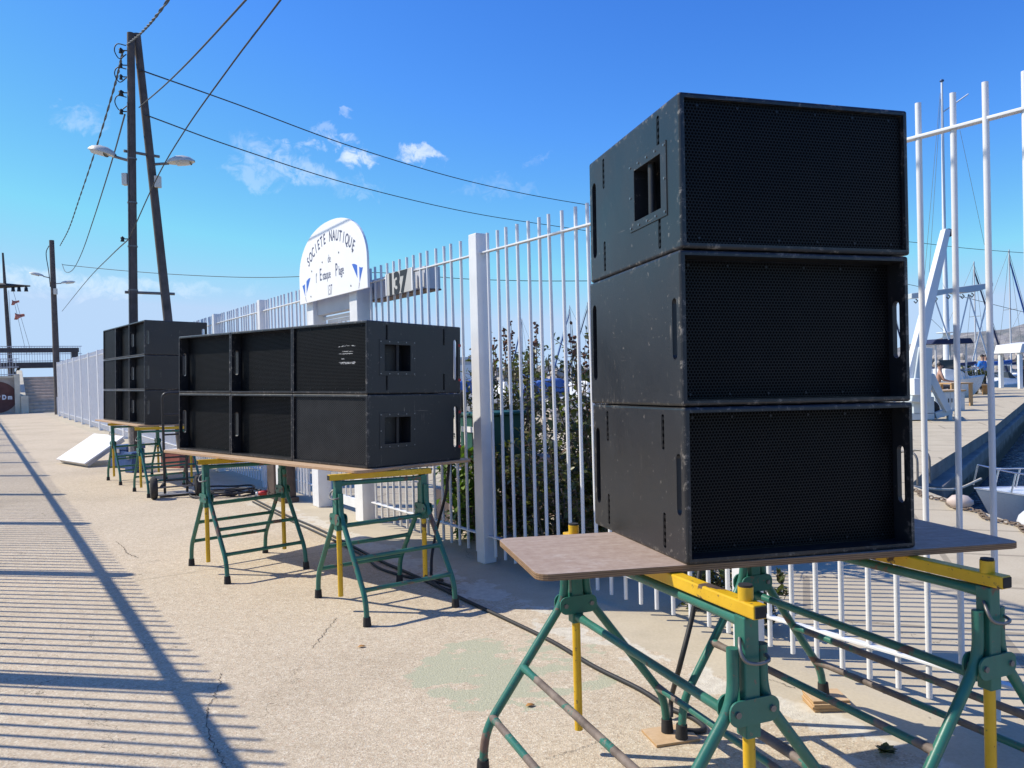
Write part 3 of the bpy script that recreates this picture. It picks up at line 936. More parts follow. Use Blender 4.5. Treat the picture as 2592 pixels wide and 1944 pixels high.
for t in far_bars[96:]:
    rb.tube([(0, t, 0.065), (0, t, Z_BAR)], 0.0125, 6)
tag(rb.build('distant_bars', M_white, far_f), kind='stuff')

# the same fence on the other side of the promenade, left of the camera: its shadow stripes the ground
OFF_L = -0.96
left_f = fence_root('bar_fence', 'white steel bar fence along the other side of the promenade whose shadow stripes the paving', 'fence', OFF_L)
T_LEFT = [0.22 + 2.82 * i for i in range(-1, 20)]
lb_ = MB().tube([(0, 0, 0.065), (0, 0, Z_BAR + 0.02)], 0.0115, 8).build('bar', M_white)
lmesh = lb_.data
bpy.data.objects.remove(lb_)
cnt = 0
ls = MB()
for a_, b_ in zip(T_LEFT[:-1], T_LEFT[1:]):
    post(left_f, a_, 0.10)
    rails(left_f, a_ + 0.05, b_ - 0.05, (2.385, 0.2165), 0.05, 0.06)
    n_ = int(round((b_ - a_) / 0.134)) - 1
    for i in range(n_):
        t = a_ + (b_ - a_) * (i + 1) / (n_ + 1)
        if cnt < 95 and t > 0.5:
            put_bar(left_f, t, lmesh); cnt += 1
        else:
            ls.tube([(0, t, 0.065), (0, t, Z_BAR + 0.02)], 0.0115, 6)
tag(ls.build('distant_bars', M_white, left_f), kind='stuff')

# ------------------------------------------------------------------ club gate, its name board and number plate
gate = fence_root('gate_portal', 'white steel gate portal with two square posts below the club name board', 'gate')
for t in (8.985, 7.715):
    MB().box((0.0, t, 1.27), (0.16, 0.20, 2.54)).build('post', M_white, gate, bevel=0.006)
MB().box((0.02, 8.35, 2.325), (0.10, 1.07, 0.20)).build('lintel', M_signback, gate, bevel=0.004)
MB().box((0.06, 8.35, 2.19), (0.03, 1.07, 0.03)).build('rail', M_white, gate)
gl = MB()
for i in range(7):
    gl.cyl((0.09, 7.93 + 0.135 * i, 0.12), (0.09, 7.93 + 0.135 * i, 2.15), 0.011, 8)
gl.box((0.09, 8.34, 2.15), (0.03, 1.0, 0.04)); gl.box((0.09, 8.34, 0.12), (0.03, 1.0, 0.10))
gl.build('bar_leaf', M_white, gate)
# hollow guide box behind the bars to the right of the portal
bx = fence_root('guide_box', 'long grey sheet metal guide box fixed behind the fence bars, right of the gate', 'beam')
b_ = MB().box((0.20, 7.15, 2.405), (0.16, 1.30, 0.21)).build('casing', M_signback, bx, bevel=0.004)
MB().box((0.20, 7.15, 2.296), (0.17, 1.31, 0.014)).build('underside', simple('brown_board', (0.16, 0.10, 0.07), 0.7, 0.2), bx)
for t in (7.68,):
    MB().box((0.075, t, 2.40), (0.09, 0.04, 0.06)).build('bracket', M_steel, bx)
for t in (7.0, 7.06):
    MB().box((0.117, t, 2.40), (0.004, 0.018, 0.20)).build('strip', M_signwhite, bx)

M_navy = mat('navy_lettering', None, (0.055, 0.065, 0.13), 0.6)
M_blue = mat('pennant_blue', None, (0.03, 0.13, 0.52), 0.6)
M_num = mat('number_black', None, (0.012, 0.014, 0.02), 0.5)
# name board: local frame on the promenade side of the portal; text x axis runs from far (left) to near
sg = thing('name_board', 'white arched board with the club name in blue letters and two pennants, over the gate', 'sign')
SG_D = -0.13
MS = Matrix.Translation(FP(8.167, SG_D, 2.372)) @ Matrix(((-DR.x, 0, -NN.x, 0), (-DR.y, 0, -NN.y, 0), (0, 1, 0, 0), (0, 0, 0, 1)))
place(sg, MS)
W_S, H_E, H_S = 0.972, 0.285, 0.815
pts = [(-W_S, 0), (W_S, 0), (W_S, H_E)]
for i in range(1, 30):
    a = PI * i / 30
    ca, sa = math.cos(a), math.sin(a)
    pts.append((W_S * math.copysign(abs(ca) ** 0.92, ca), H_E + (H_S - H_E) * sa ** 0.92))
pts.append((-W_S, H_E))
MB().prism(pts, -0.012, 0.012).build('panel', M_signwhite, sg, bevel=0.002)
def letters(body, cx, cy, rx, ry, a0, a1, size, sx):
    for i, ch in enumerate(body):
        if ch == ' ':
            continue
        a = a0 + (a1 - a0) * i / (len(body) - 1)
        x, y = cx + rx * math.cos(a), cy + ry * math.sin(a)
        slope = math.atan2(-ry * math.cos(a), rx * math.sin(a)) if False else math.atan2(ry * math.cos(a), -rx * math.sin(a)) + PI
        Mx = Matrix.Translation((x, y, 0.0125)) @ Matrix.Rotation(slope, 4, 'Z')
        text_mesh('lettering', ch, size, M_navy, sg, Mx, sx, 0.001, bold=0.003)
letters('SOCIETE NAUTIQUE', 0.0, -0.562, 1.155, 1.155, math.radians(122.5), math.radians(57.5), 0.160, 0.74)
text_mesh('lettering', 'de', 0.125, M_navy, sg, Matrix.Translation((-0.012, 0.372, 0.0125)), 0.72, 0.001)
text_mesh('lettering', "l'", 0.150, M_navy, sg, Matrix.Translation((-0.43, 0.195, 0.0125)), 0.7, 0.001, 'LEFT', 0.001)
for ch, rest, x, xr in (('E', 'staque', -0.31, -0.222), ('P', 'lage', 0.150, 0.242)):
    text_mesh('lettering', ch, 0.192, M_navy, sg, Matrix.Translation((x, 0.205, 0.0125)), 0.66, 0.001, 'LEFT', 0.0015)
    text_mesh('lettering', rest, 0.138, M_navy, sg, Matrix.Translation((xr, 0.205, 0.0125)), 0.66, 0.001, 'LEFT', 0.0015)
text_mesh('lettering', '137', 0.160, M_navy, sg, Matrix.Translation((-0.018, 0.022, 0.0125)), 0.58, 0.001)
for sx in (1, -1):
    A_, B_, C_ = (0.602, 0.272), (0.872, 0.212), (0.778, 0.066)
    def edge_y(p, q, x):
        return p[1] + (q[1] - p[1]) * (x - p[0]) / (q[0] - p[0])
    def top_y(x):
        return edge_y(A_, B_, x) + 0.010 * math.sin((x - 0.60) * 22)
    def bot_y(x):
        return edge_y(A_, C_, x) if x < C_[0] else edge_y(C_, B_, x)
    for x0, x1, m_ in ((0.603, 0.735, M_blue), (0.735, 0.782, M_signwhite), (0.782, 0.871, M_blue)):
        xs = [x0 + (x1 - x0) * k_ / 6 for k_ in range(7)]
        poly = [(sx * x, bot_y(x) - 0.0005) for x in xs] + [(sx * x, top_y(x) + 0.0005) for x in xs[::-1]]
        if sx < 0:
            poly = poly[::-1]
        MB().prism(poly, 0.0122, 0.0135).build('pennant', m_, sg)
    MB().cyl((sx * 0.776, 0.068, 0.0128), (sx * 0.758, 0.012, 0.0128), 0.0025, 6).build('pennant_staff', M_navy, sg)
bl = MB()
for x, y in ((-0.22, 0.40), (0.26, 0.44), (0.62, 0.40), (-0.55, 0.34), (0.56, 0.06), (-0.60, 0.06)):
    bl.cyl((x, y, 0.012), (x, y, 0.016), 0.010, 8)
bl.build('bolts', M_steel, sg)
# number plate wired to the bars
pl = thing('number_plate', 'grey plate with the large black number 137 on the fence bars', 'sign')
MP = Matrix.Translation(FP(6.70, -0.045, 2.268)) @ Matrix(((-DR.x, 0, -NN.x, 0), (-DR.y, 0, -NN.y, 0), (0, 1, 0, 0), (0, 0, 0, 1)))
place(pl, MP)
MB().box((0, 0.105, 0), (0.57, 0.21, 0.012)).build('panel', simple('plate_grey', (0.50, 0.49, 0.46), 0.6, 0.04), pl, bevel=0.002)
text_mesh('numerals', '137', 0.272, M_num, pl, Matrix.Translation((-0.035, 0.008, 0.0075)), 1.0, 0.002, bold=0.013)
for x in (-0.27, 0.275):
    MB().box((x, 0.105, 0.008), (0.018, 0.20, 0.004)).build('edge_strip', M_signwhite, pl)

# dark rusty pillar and sliding leaf in the opening left of the portal
M_brown = simple('dark_brown_steel', (0.075, 0.052, 0.042), 0.7, 0.3, 6, bump=0.1)
dg_ = thing('sliding_gate', 'dark brown steel gate box with a pale strip in the opening left of the portal', 'gate', NN * OFF, (0, 0, YAW_F))
for t, w_ in ((10.05, 0.30), (9.60, 0.14)):
    MB().box((-0.20, t, 0.56), (0.16, w_, 1.02)).build('pillar', M_brown, dg_, bevel=0.02)
MB().box((-0.21, 9.79, 0.58), (0.12, 0.11, 1.06)).build('pale_strip', M_white, dg_, bevel=0.003)
MB().box((-0.20, 9.83, 0.03), (0.18, 0.70, 0.06)).build('base_rail', M_brown, dg_)
gl = MB()
for i in range(4):
    gl.cyl((-0.12, 9.15 + 0.10 * i, 0.12), (-0.12, 9.15 + 0.10 * i, 1.1), 0.011, 8)
gl.box((-0.12, 9.30, 0.62), (0.02, 0.42, 0.03))
gl.build('bar_leaf', M_white, dg_)

# ------------------------------------------------------------------ poles, lamps and wires
M_pole = simple('creosoted_pole', (0.095, 0.080, 0.072), 0.85, 0.3, 5, bump=0.3)
M_polegrey = simple('weathered_pole_foot', (0.33, 0.30, 0.27), 0.9, 0.35, 22, bump=0.3)
M_lamp = simple('lamp_housing', (0.62, 0.60, 0.52), 0.45, 0.06)
M_glass = mat('lamp_glass', None, (0.55, 0.56, 0.55), 0.2)
M_wire = mat('black_cable', None, (0.018, 0.018, 0.020), 0.6)
def lamp_head(root, base, dirv, L=0.72):
    """cobra-head lantern on a short arm; dirv is horizontal with an upward lift"""
    base, dirv = Vector(base), Vector(dirv).normalized()
    side = dirv.cross(Vector((0, 0, 1))).normalized()
    up = side.cross(dirv)
    arm = MB().cyl(base, base + dirv * 0.30, 0.024, 8).build('lamp_arm', M_steel, root)
    R = Matrix((dirv, side, up)).transposed().to_4x4()
    hb = MB()
    rows = [(0.0, 0.045, 0.045), (0.12, 0.10, 0.085), (0.35, 0.145, 0.12), (0.6, 0.155, 0.12), (0.85, 0.11, 0.085), (1.0, 0.03, 0.03)]
    vs, fs = [], []
    sg_ = 10
    for x, wd, ht in rows:
        for k_ in range(sg_ + 1):
            a = PI * k_ / sg_
            vs.append(Vector((x * L, wd * math.cos(a), ht * math.sin(a))))
    for i in range(len(rows) - 1):
        for k_ in range(sg_):
            fs.append((i * (sg_ + 1) + k_, (i + 1) * (sg_ + 1) + k_, (i + 1) * (sg_ + 1) + k_ + 1, i * (sg_ + 1) + k_ + 1))
    n_ = len(rows)
    o0 = base + dirv * 0.28
    hb.add([o0 + (R @ p) for p in vs], fs, True)
    hb.add([o0 + (R @ Vector((x * L, s_ * wd, 0))) for x, wd, ht in rows for s_ in (-1, 1)], [(2 * i, 2 * i + 1, 2 * i + 3, 2 * i + 2) for i in range(n_ - 1)])
    h_ = hb.build('lamp_head', M_lamp, root)
    gb = MB()
    vs, fs = [], []
    for x, wd, ht in rows[2:5]:
        for k_ in range(sg_ + 1):
            a = PI * k_ / sg_
            vs.append(o0 + (R @ Vector((x * L, wd * 0.86 * math.cos(a), -0.045 * math.sin(a) - 0.002))))
    for i in range(2):
        for k_ in range(sg_):
            fs.append((i * (sg_ + 1) + k_, i * (sg_ + 1) + k_ + 1, (i + 1) * (sg_ + 1) + k_ + 1, (i + 1) * (sg_ + 1) + k_))
    gb.add(vs, fs, True)
    gb.build('lamp_glass', M_glass, h_)
PA = G(341, 1190)
PA.z = 0
PT = V(331, 84, PA.y)
PA_h = PT.z
PB_ = V(431, 1100, PA.y + 0.35)
strut_low = Vector((PB_.x, PB_.y, 0))
st_top = V(346, 86, PA.y + 0.12)
lean = st_top - V(424, 800, PA.y + 0.33)
strut_foot = st_top - lean * (st_top.z / lean.z)
pA = thing('utility_pole', 'tall wooden utility pole with a leaning strut and two lamps behind the far table', 'pole', (PA.x, PA.y, 0))
O_ = Vector((PA.x, PA.y, 0))
top_l = PT - O_
MB().tube([(0, 0, 0), Vector(top_l)], [0.082, 0.062], 14).build('pole', M_pole, pA)
MB().tube([strut_foot - O_, st_top - O_], [0.085, 0.064], 14).build('strut', M_pole, pA)
MB().cyl((0, 0, 0), (0, 0, 1.05), 0.086, 14, 0.0845).build('pole_foot', M_polegrey, pA)
def on_pole(z):
    return top_l * (z / top_l.z)
def on_strut(z):
    a, b_ = strut_foot - O_, st_top - O_
    return a + (b_ - a) * (z / b_.z)
zl = V(338, 385, PA.y).z
for z in (zl, V(345, 740, PA.y).z):
    a, b_ = on_pole(z), on_strut(z)
    d = (b_ - a).normalized()
    MB().cyl(a - d * 0.13, b_ + d * 0.16, 0.025, 8).build('tie_bolt', M_steel, pA)
lamp_head(pA, on_pole(zl - 0.16), (-1, -0.1, 0.30), 0.46)
lamp_head(pA, on_strut(zl - 0.16), (1, 0.1, 0.06), 0.46)
for f_, q in ((on_pole, -1), (on_strut, 1)):
    p = f_(zl - 0.47)
    MB().box(p + Vector((q * 0.10, -0.03, 0)), (0.09, 0.10, 0.20)).build('junction_box', M_lamp, pA, bevel=0.006)
ins = MB()
for z, r in ((PA_h - 0.30, 0.035), (PA_h - 0.55, 0.03), (PA_h - 0.75, 0.03), (PA_h - 1.02, 0.045), (V(330, 283, PA.y).z, 0.035), (V(330, 605, PA.y).z, 0.035)):
    p = on_pole(z)
    ins.cyl(p, p + Vector((-0.15, -0.03, 0.0)), 0.010, 6)
    ins.lathe([(0.0, -0.05), (r, -0.045), (r * 0.7, -0.01), (r, 0.02), (0.0, 0.05)], p + Vector((-0.16, -0.03, 0)), 10)
ins.build('insulator', M_dark, pA)
lp = MB()
for z in (PA_h - 0.22, PA_h - 1.1, PA_h - 0.62):
    p = on_pole(z) + Vector((-0.07, -0.03, 0))
    lp.tube(spline([p, p + Vector((-0.15, 0, 0.03)), p + Vector((-0.20, 0, -0.08)), p + Vector((-0.12, 0, -0.22)), p + Vector((0, 0, -0.15))], 5), 0.009, 6)
lp.build('cable_loop', M_wire, pA)
cb = MB()
cb.tube([on_pole(z) + Vector((-0.03, -0.075, 0)) for z in (1.0, 4.0, PA_h - 1.2)], 0.011, 6)
for z in [1.6 + 0.75 * i for i in range(6)]:
    cb.lathe([(0.080, -0.012), (0.080, 0.012)], on_pole(z), 14)
cb.build('riser_cable', M_steel, pA)

PBp = G(148, 1049); PBp.z = 0
pB = thing('utility_pole', 'wooden utility pole with two lamps standing by the stairs at the end of the fence', 'pole', PBp)
hB = V(145, 607, PBp.y).z
MB().tube([(0, 0, 0), (-0.1, 0.1, hB)], [0.17, 0.115], 12).build('pole', M_pole, pB)
MB().box((0.28, -0.1, 0.45), (0.42, 0.3, 0.9)).build('pole_foot', M_signback, pB)
lamp_head(pB, (-0.2, 0, V(140, 703, PBp.y).z), (-1, -0.35, 0.26), 0.66)
lamp_head(pB, (0.05, 0, V(150, 718, PBp.y).z), (1, 0.35, 0.10), 0.66)
MB().box((0.12, -0.1, V(150, 738, PBp.y).z), (0.14, 0.14, 0.3)).build('junction_box', M_lamp, pB)
MB().tube(spline([(-0.16, -0.05, hB - 0.3), (-0.32, -0.05, hB - 0.7), (-0.22, -0.05, hB - 1.6), (-0.16, -0.05, hB - 2.4)], 5), 0.02, 6).build('cable_loop', M_wire, pB)

def cable(label, pts, r, name='overhead_cable', group='overhead cables', twist=0.0, n=12):
    p = spline(pts, n)
    mb = MB()
    if twist:
        for q in (0, PI):
            tw = []
            dense = spline(pts, 40)
            for i, v in enumerate(dense):
                a = q + i * 0.55
                tw.append(v + Vector((math.cos(a), 0.3, math.sin(a))) * r * twist)
            mb.tube(tw, r, 5)
    else:
        mb.tube(p, r, 6)
    return tag(mb.build(name, M_wire), label, 'cable', group)
yA, yB = PA.y, PBp.y
def sagv(lst):
    """points read along a wire: (u, v, distance)"""
    return [V(u, v, y) for u, v, y in lst]
cable('thick twisted cable sagging between the heads of the two utility poles', sagv([(312, 128, yA), (286, 232, yA + 3), (240, 385, yA + 9), (200, 505, yA + 16), (174, 580, yA + 21), (152, 622, yB)]), 0.012, twist=1.2)
cable('thin cable hanging in a low loop between the two utility poles', sagv([(316, 290, yA), (284, 405, yA + 4), (240, 545, yA + 10), (207, 640, yA + 16), (184, 683, yA + 21), (166, 688, yA + 24), (157, 668, yB)]), 0.014)
a_, b_ = V(322, 112, yA), V(425, 0, 9.0)
cable('thick twisted cable leaving the top of the near pole towards the upper edge', [a_, a_.lerp(b_, 0.5) - Vector((0, 0, 0.05)), b_, b_ + (b_ - a_) * 1.2 + Vector((0, 0, 0.25))], 0.0095, twist=1.2)
a_, b_ = V(352, 272, yA), V(622, 0, 6.5)
cable('taut grey cable crossing the sky from the near pole, the left one of two', [a_, a_.lerp(b_, 0.5) - Vector((0, 0, 0.05)), b_, b_ + (b_ - a_) * 1.0 + Vector((0, 0, 0.2))], 0.0095)
a_, m_1, b_ = V(326, 607, yA), V(468, 330, 9.5), V(710, 0, 6.2)
cable('taut grey cable crossing the sky from low on the near pole', [a_, V(395, 455, 11.3), m_1, V(585, 165, 7.7), b_, b_ + (b_ - V(585, 165, 7.7)) * 3], 0.0085)
cable('thin slack wire from the near pole down to the distant pole beside the stairs', sagv([(325, 606, yA), (280, 648, yA + 5), (220, 710, yA + 13), (157, 788, yB)]), 0.011)
y2 = 34.0
cable('upper of two dark wires from the near pole passing behind the tall near stack', sagv([(352, 176, yA), (600, 264, yA + 3.5), (900, 374, yA + 8), (1200, 462, yA + 12.5), (1490, 519, yA + 16), (1900, 575, yA + 20), (2300, 612, yA + 23), (2592, 640, yA + 25), (3400, 690, yA + 31)]), 0.0125)
cable('lower of two dark wires from the near pole passing behind the tall near stack', sagv([(366, 290, yA), (600, 375, yA + 3.5), (900, 470, yA + 8), (1200, 540, yA + 12.5), (1490, 585, yA + 16), (1900, 650, yA + 20), (2300, 720, yA + 23), (2592, 790, yA + 25)]), 0.0115)
cable('almost level thin wire from the distant pole behind the name board', sagv([(158, 670, yB), (300, 684, yB - 1), (450, 695, yB - 2), (620, 702, yB - 3), (760, 700, yB - 4), (950, 690, yB - 5), (1200, 707, yB - 6), (1490, 711, yB - 7), (2000, 700, yB - 9)]), 0.016)

# flag mast with a yard far left
fm = thing('flag_mast', 'dark flag mast with a cross yard, spotlights and signal lines far left', 'mast', (V(30, 1000, 54).x, 54, 0))
O_ = Vector((V(30, 1000, 54).x, 54, 0))
MB().tube([(0, 0, 0), V(24, 890, 54) - O_, V(15, 760, 54) - O_, V(7, 640, 54) - O_], [0.16, 0.15, 0.12, 0.06], 10).build('mast', M_pole, fm)
MB().tube([V(-60, 716, 54) - O_, V(0, 723, 54) - O_, V(76, 724, 54) - O_], [0.06, 0.19, 0.05], 8).build('yard', M_dark, fm)
for u in (33, 48, 66):
    p = V(u, 728, 54) - O_
    sp_ = MB()
    sp_.lathe([(0.02, 0.06), (0.10, 0.0), (0.11, -0.18), (0.13, -0.26), (0.0, -0.27)], p, 10)
    sp_.build('spotlight', M_dark, fm)
ln_ = MB()
for (a1, b1) in (((33, 735), (80, 895)), ((22, 735), (30, 890)), ((36, 765), (68, 900))):
    ln_.tube([V(*a1, 54) - O_, V(*b1, 54) - O_], 0.012, 5)
ln_.build('signal_line', M_steel, fm)
M_flag = simple('faded_red_flag', (0.45, 0.16, 0.12), 0.8, 0.4, 3)
for u, v, s_ in ((36, 765, 1), (46, 800, 1.3)):
    p = V(u, v, 54) - O_
    q = MB()
    rows = 6
    vs = []
    for i in range(rows + 1):
        for j in range(4):
            vs.append(p + Vector((0.09 * s_ * i - 0.22 * s_ + 0.02 * j, 0.06 * math.sin(i * 1.4 + j), (0.12 * j - 0.18) * (1 - 0.12 * i) * s_ - 0.05 * math.sin(i * 0.9))))
    q.add(vs, [(i * 4 + j, (i + 1) * 4 + j, (i + 1) * 4 + j + 1, i * 4 + j + 1) for i in range(rows) for j in range(3)], True)
    fl = q.build('flag', M_flag, fm)
    so = fl.modifiers.new('thickness', 'SOLIDIFY'); so.thickness = 0.012

# ------------------------------------------------------------------ stairs, mural wall and footbridge at the far left end
M_conc = simple('stair_concrete', (0.44, 0.38, 0.31), 0.9, 0.18, 3, bump=0.15)
M_wallp = simple('cream_wall', (0.66, 0.60, 0.46), 0.9, 0.12, 2)
M_step = simple('step_concrete', (0.60, 0.46, 0.34), 0.9, 0.2, 4)
T_ST, N0 = 52.0, 2.36
MST = Matrix.Translation(NN * N0 + DR * T_ST) @ Matrix.Rotation(YAW_F, 4, 'Z')
stairs = thing('stone_stairs', 'concrete stairs climbing to the upper terrace at the far end of the promenade', 'stairs')
place(stairs, MST)
for i in range(11):
    MB().box((1.05, 0.30 * i + 1.75, 0.0925 * (i + 1)), (2.1, 3.5, 0.185 * (i + 1))).build('step', M_step, stairs, bevel=0.008) if i == 10 else MB().box((1.05, 0.30 * i + 0.16, 0.0925 * (i + 1)), (2.1, 0.32, 0.185 * (i + 1) - 0.002 * 0)).build('step', M_step, stairs, bevel=0.035)
sw = thing('stair_wall', 'cream sloping side wall left of the distant stairs', 'wall')
place(sw, MST)
MB().prism([(0.2, 0), (3.4, 0), (3.4, 2.45), (0.2, 1.0)], -0.30, -0.02, M=M_YZX).build('wall', M_wallp, sw, bevel=0.02)
MB().box((-0.10, -0.05, 0.48), (0.36, 0.42, 0.96)).build('pier', M_wallp, sw, bevel=0.01)
MB().box((-0.42, 0.15, 1.08), (0.26, 0.5, 2.16)).build('pier', M_wallp, sw, bevel=0.01)
tw_ = thing('terrace_block', 'pale retaining block under the upper terrace behind the stairs', 'wall')
place(tw_, MST)
MB().box((1.4, 5.6, 1.02), (3.0, 4.0, 2.04)).build('block', M_conc, tw_)
mw = thing('mural_wall', 'retaining wall with a brown painted disc and white letters at the far left', 'wall')
place(mw, MST)
MB().box((-5.0, 0.35, 1.0), (9.0, 0.4, 2.0)).build('wall', M_conc, mw)
MB().box((-5.0, 0.33, 2.04), (9.06, 0.5, 0.10)).build('coping', M_wallp, mw)
M_mural = simple('mural_brown', (0.13, 0.055, 0.045), 0.8, 0.2, 3)
disc = [(-1.42 + 1.0 * math.cos(2 * PI * i / 40), 0.92 + 0.88 * math.sin(2 * PI * i / 40)) for i in range(40)]
disc = [(min(x, -0.52), z) for x, z in disc]
MXZ = Matrix(((1, 0, 0, 0), (0, 0, 1, 0), (0, 1, 0, 0), (0, 0, 0, 1)))
MB().prism(disc, 0.138, 0.146, M=MXZ).build('painted_disc', M_mural, mw)
MT_ = Matrix(((1, 0, 0, 0), (0, 0, -1, 0.132), (0, 1, 0, 0), (0, 0, 0, 1)))
text_mesh('painted_letters', 'B D m', 0.34, M_signwhite, mw, MT_ @ Matrix.Translation((-1.02, 0.80, 0)), 0.78, 0.004, bold=0.02)
rl = thing('terrace_railing', 'grey bar railing along the top of the mural wall', 'railing')
place(rl, MST)
def railing(root, x0, x1, y, z0, h, step=0.13, r=0.012, m_=None):
    m_ = m_ or M_signback
    for z in (z0 + h, z0 + h * 0.52, z0 + 0.08):
        MB().bar((x0, y, z), (x1, y, z), 0.04, 0.04).build('rail', m_, root)
    b_ = MB()
    n_ = int((x1 - x0) / step)
    for i in range(n_ + 1):
        b_.bar((x0 + step * i, y, z0), (x0 + step * i, y, z0 + h), r * 2, r * 2)
    b_.build('bars', m_, root)
railing(rl, -9.4, -0.3, 0.40, 2.09, 0.95, 0.14)
fbz = 2.62
fb = thing('footbridge', 'dark steel footbridge with bar railings crossing above the distant stairs', 'bridge')
place(fb, MST @ Matrix.Translation((0, 6.5, 0)))
M_bridge = simple('bridge_steel', (0.06, 0.055, 0.06), 0.6, 0.2, 4)
MB().box((-3.3, 0, fbz + 0.18), (13.6, 1.4, 0.34)).build('deck', M_bridge, fb)
railing(fb, -10.0, 3.4, -0.66, fbz + 0.35, 1.0, 0.14, 0.011)
for x in (-0.42, 3.0):
    MB().box((x, 0.0, 1.4), (0.26, 0.26, 2.6)).build('column', M_bridge, fb)
MB().bar((2.9, 0, 1.8), (2.1, 0, 2.72), 0.16, 0.16).build('brace', M_bridge, fb)
MB().bar((-0.4, 0, 2.0), (0.0, 0, 2.72), 0.16, 0.16).build('brace', M_bridge, fb)
MB().bar((-1.3, -0.7, 2.1), (-1.3, -0.7, 3.6), 0.15, 0.15).build('column', M_bridge, fb)
cn = thing('canopy_beam', 'long dark canopy beam above the footbridge railing at far left', 'beam')
place(cn, MST @ Matrix.Translation((0, 2.6, 0)))
MB().box((-4.2, 0, 3.60), (14.2, 0.5, 0.26)).build('beam', M_bridge, cn)
for x in (2.68,):
    MB().box((x, 0, 3.02), (0.34, 0.4, 0.9)).build('end_post', M_bridge, cn)
    MB().box((x, 0, 2.30), (0.20, 0.3, 0.55)).build('end_leg', M_bridge, cn)
for x in (-8.0, -4.5):
    MB().box((x, 0, 2.8), (0.18, 0.2, 1.4)).build('post', M_bridge, cn)

# ------------------------------------------------------------------ things on the promenade
M_panel = simple('white_laminate', (0.76, 0.75, 0.73), 0.5, 0.07, 3)
M_alu = simple('aluminium', (0.45, 0.45, 0.46), 0.4, 0.1, 8, metal=0.5)
M_bluep = simple('blue_plastic', (0.025, 0.075, 0.22), 0.5, 0.2, 5)
M_tyre = simple('tyre_rubber', (0.035, 0.032, 0.030), 0.9, 0.3, 30, bump=0.4)
M_frame = simple('black_steel', (0.018, 0.018, 0.019), 0.45, 0.2, 10)
b0, b1 = G(150, 1172), G(222, 1184)
ux = (b1 - b0).normalized()
t0 = b0 + Vector((-ux.y, ux.x, 0)) * 0.70 + Vector((0, 0, 0.44))
uy = (t0 - b0); L_ = uy.length; uy = (uy - ux * uy.dot(ux)).normalized()
uz = ux.cross(uy)
MPn = Matrix.Translation(b0) @ Matrix((ux, uy, uz)).transposed().to_4x4()
pn = thing('folding_table_top', 'white flat table top leaning low on the blue cases beside the far table', 'table top')
place(pn, MPn)
wd = (b1 - b0).length
MB().box((wd / 2, L_ / 2, 0.085), (wd, L_, 0.03)).build('top', M_panel, pn, bevel=0.008)
fr = MB()
for x in (0.04, wd - 0.04):
    fr.box((x, L_ / 2, 0.034), (0.03, L_ - 0.06, 0.066))
for y in (0.04, L_ - 0.04):
    fr.box((wd / 2, y, 0.034), (wd - 0.12, 0.03, 0.066))
fr.build('underframe', M_alu, pn)
def case(label, c, s_, yaw, m_):
    r = thing('equipment_case', label, 'case', c, (0, 0, yaw), 'blue cases by the far table')
    MB().box((0, 0, s_[2] * 0.40), (s_[0], s_[1], s_[2] * 0.80)).build('body', m_, r, bevel=0.015)
    MB().box((0, 0, s_[2] * 0.905), (s_[0] + 0.02, s_[1] + 0.02, s_[2] * 0.19)).build('lid', m_, r, bevel=0.015)
    MB().box((0, -s_[1] / 2 - 0.006, s_[2] * 0.78), (0.07, 0.014, 0.07)).build('latch', M_alu, r)
    return r
p = G(318, 1184)
case('larger blue plastic case under the far table next to the white table top', (p.x, p.y + 0.1, 0), (0.46, 0.36, 0.40), -0.5, M_bluep)
p = G(337, 1196)
case('smaller blue plastic case standing in front of the larger blue case', (p.x, p.y + 0.05, 0), (0.20, 0.22, 0.34), -0.5, M_bluep)
M_brick = simple('faded_red_plastic', (0.32, 0.10, 0.08), 0.6, 0.2, 4)
p = G(452, 1182)
rc = thing('storage_box', 'faded red storage box with a pale lid between the far and middle tables', 'box', (p.x, p.y, 0), (0, 0, -0.5))
MB().box((0, 0, 0.14), (0.5, 0.34, 0.28)).build('body', M_brick, rc, bevel=0.01)
MB().box((0, 0, 0.295), (0.53, 0.37, 0.03)).build('lid', M_panel, rc, bevel=0.008)

wa, wb = Vector((-4.64, 10.20, 0)), Vector((-4.16, 10.44, 0))
mid = (wa + wb) / 2
dx = (wb - wa).normalized()
ht = thing('hand_truck', 'black two-wheeled hand truck with pneumatic tyres standing in front of the far table', 'hand truck', mid, (0, 0, math.atan2(dx.y, dx.x)))
wl = (wb - wa).length / 2
MX90 = Matrix.Rotation(PI / 2, 4, 'Y')
for s_ in (-1, 1):
    wh = bpy.data.objects.new('wheel', None); C.objects.link(wh); wh.parent = ht; wh.location = (s_ * wl, 0, 0.143)
    MB().lathe([(0.075, -0.030), (0.105, -0.045), (0.132, -0.036), (0.143, -0.012), (0.143, 0.012), (0.132, 0.036), (0.105, 0.045), (0.075, 0.030)], seg=28, M=MX90).build('tyre', M_tyre, wh)
    MB().lathe([(0.0, -0.020), (0.030, -0.022), (0.045, -0.010), (0.078, -0.024), (0.078, 0.024), (0.045, 0.010), (0.030, 0.022), (0.0, 0.020)], seg=24, M=MX90).build('rim', simple('rim_brass', (0.42, 0.34, 0.20), 0.5, 0.1, 8, metal=0.4), wh)
MB().cyl((-wl, 0, 0.143), (wl, 0, 0.143), 0.011, 10).build('axle', M_steel, ht)
fr = MB()
ho = 0.135
fr.tube(fillet([(-ho, 0.10, 0.05), (-ho, 0.02, 1.20), (-ho, 0.0, 1.36), (ho, 0.0, 1.36), (ho, 0.02, 1.20), (ho, 0.10, 0.05)], 0.10, 5), 0.017, 10)
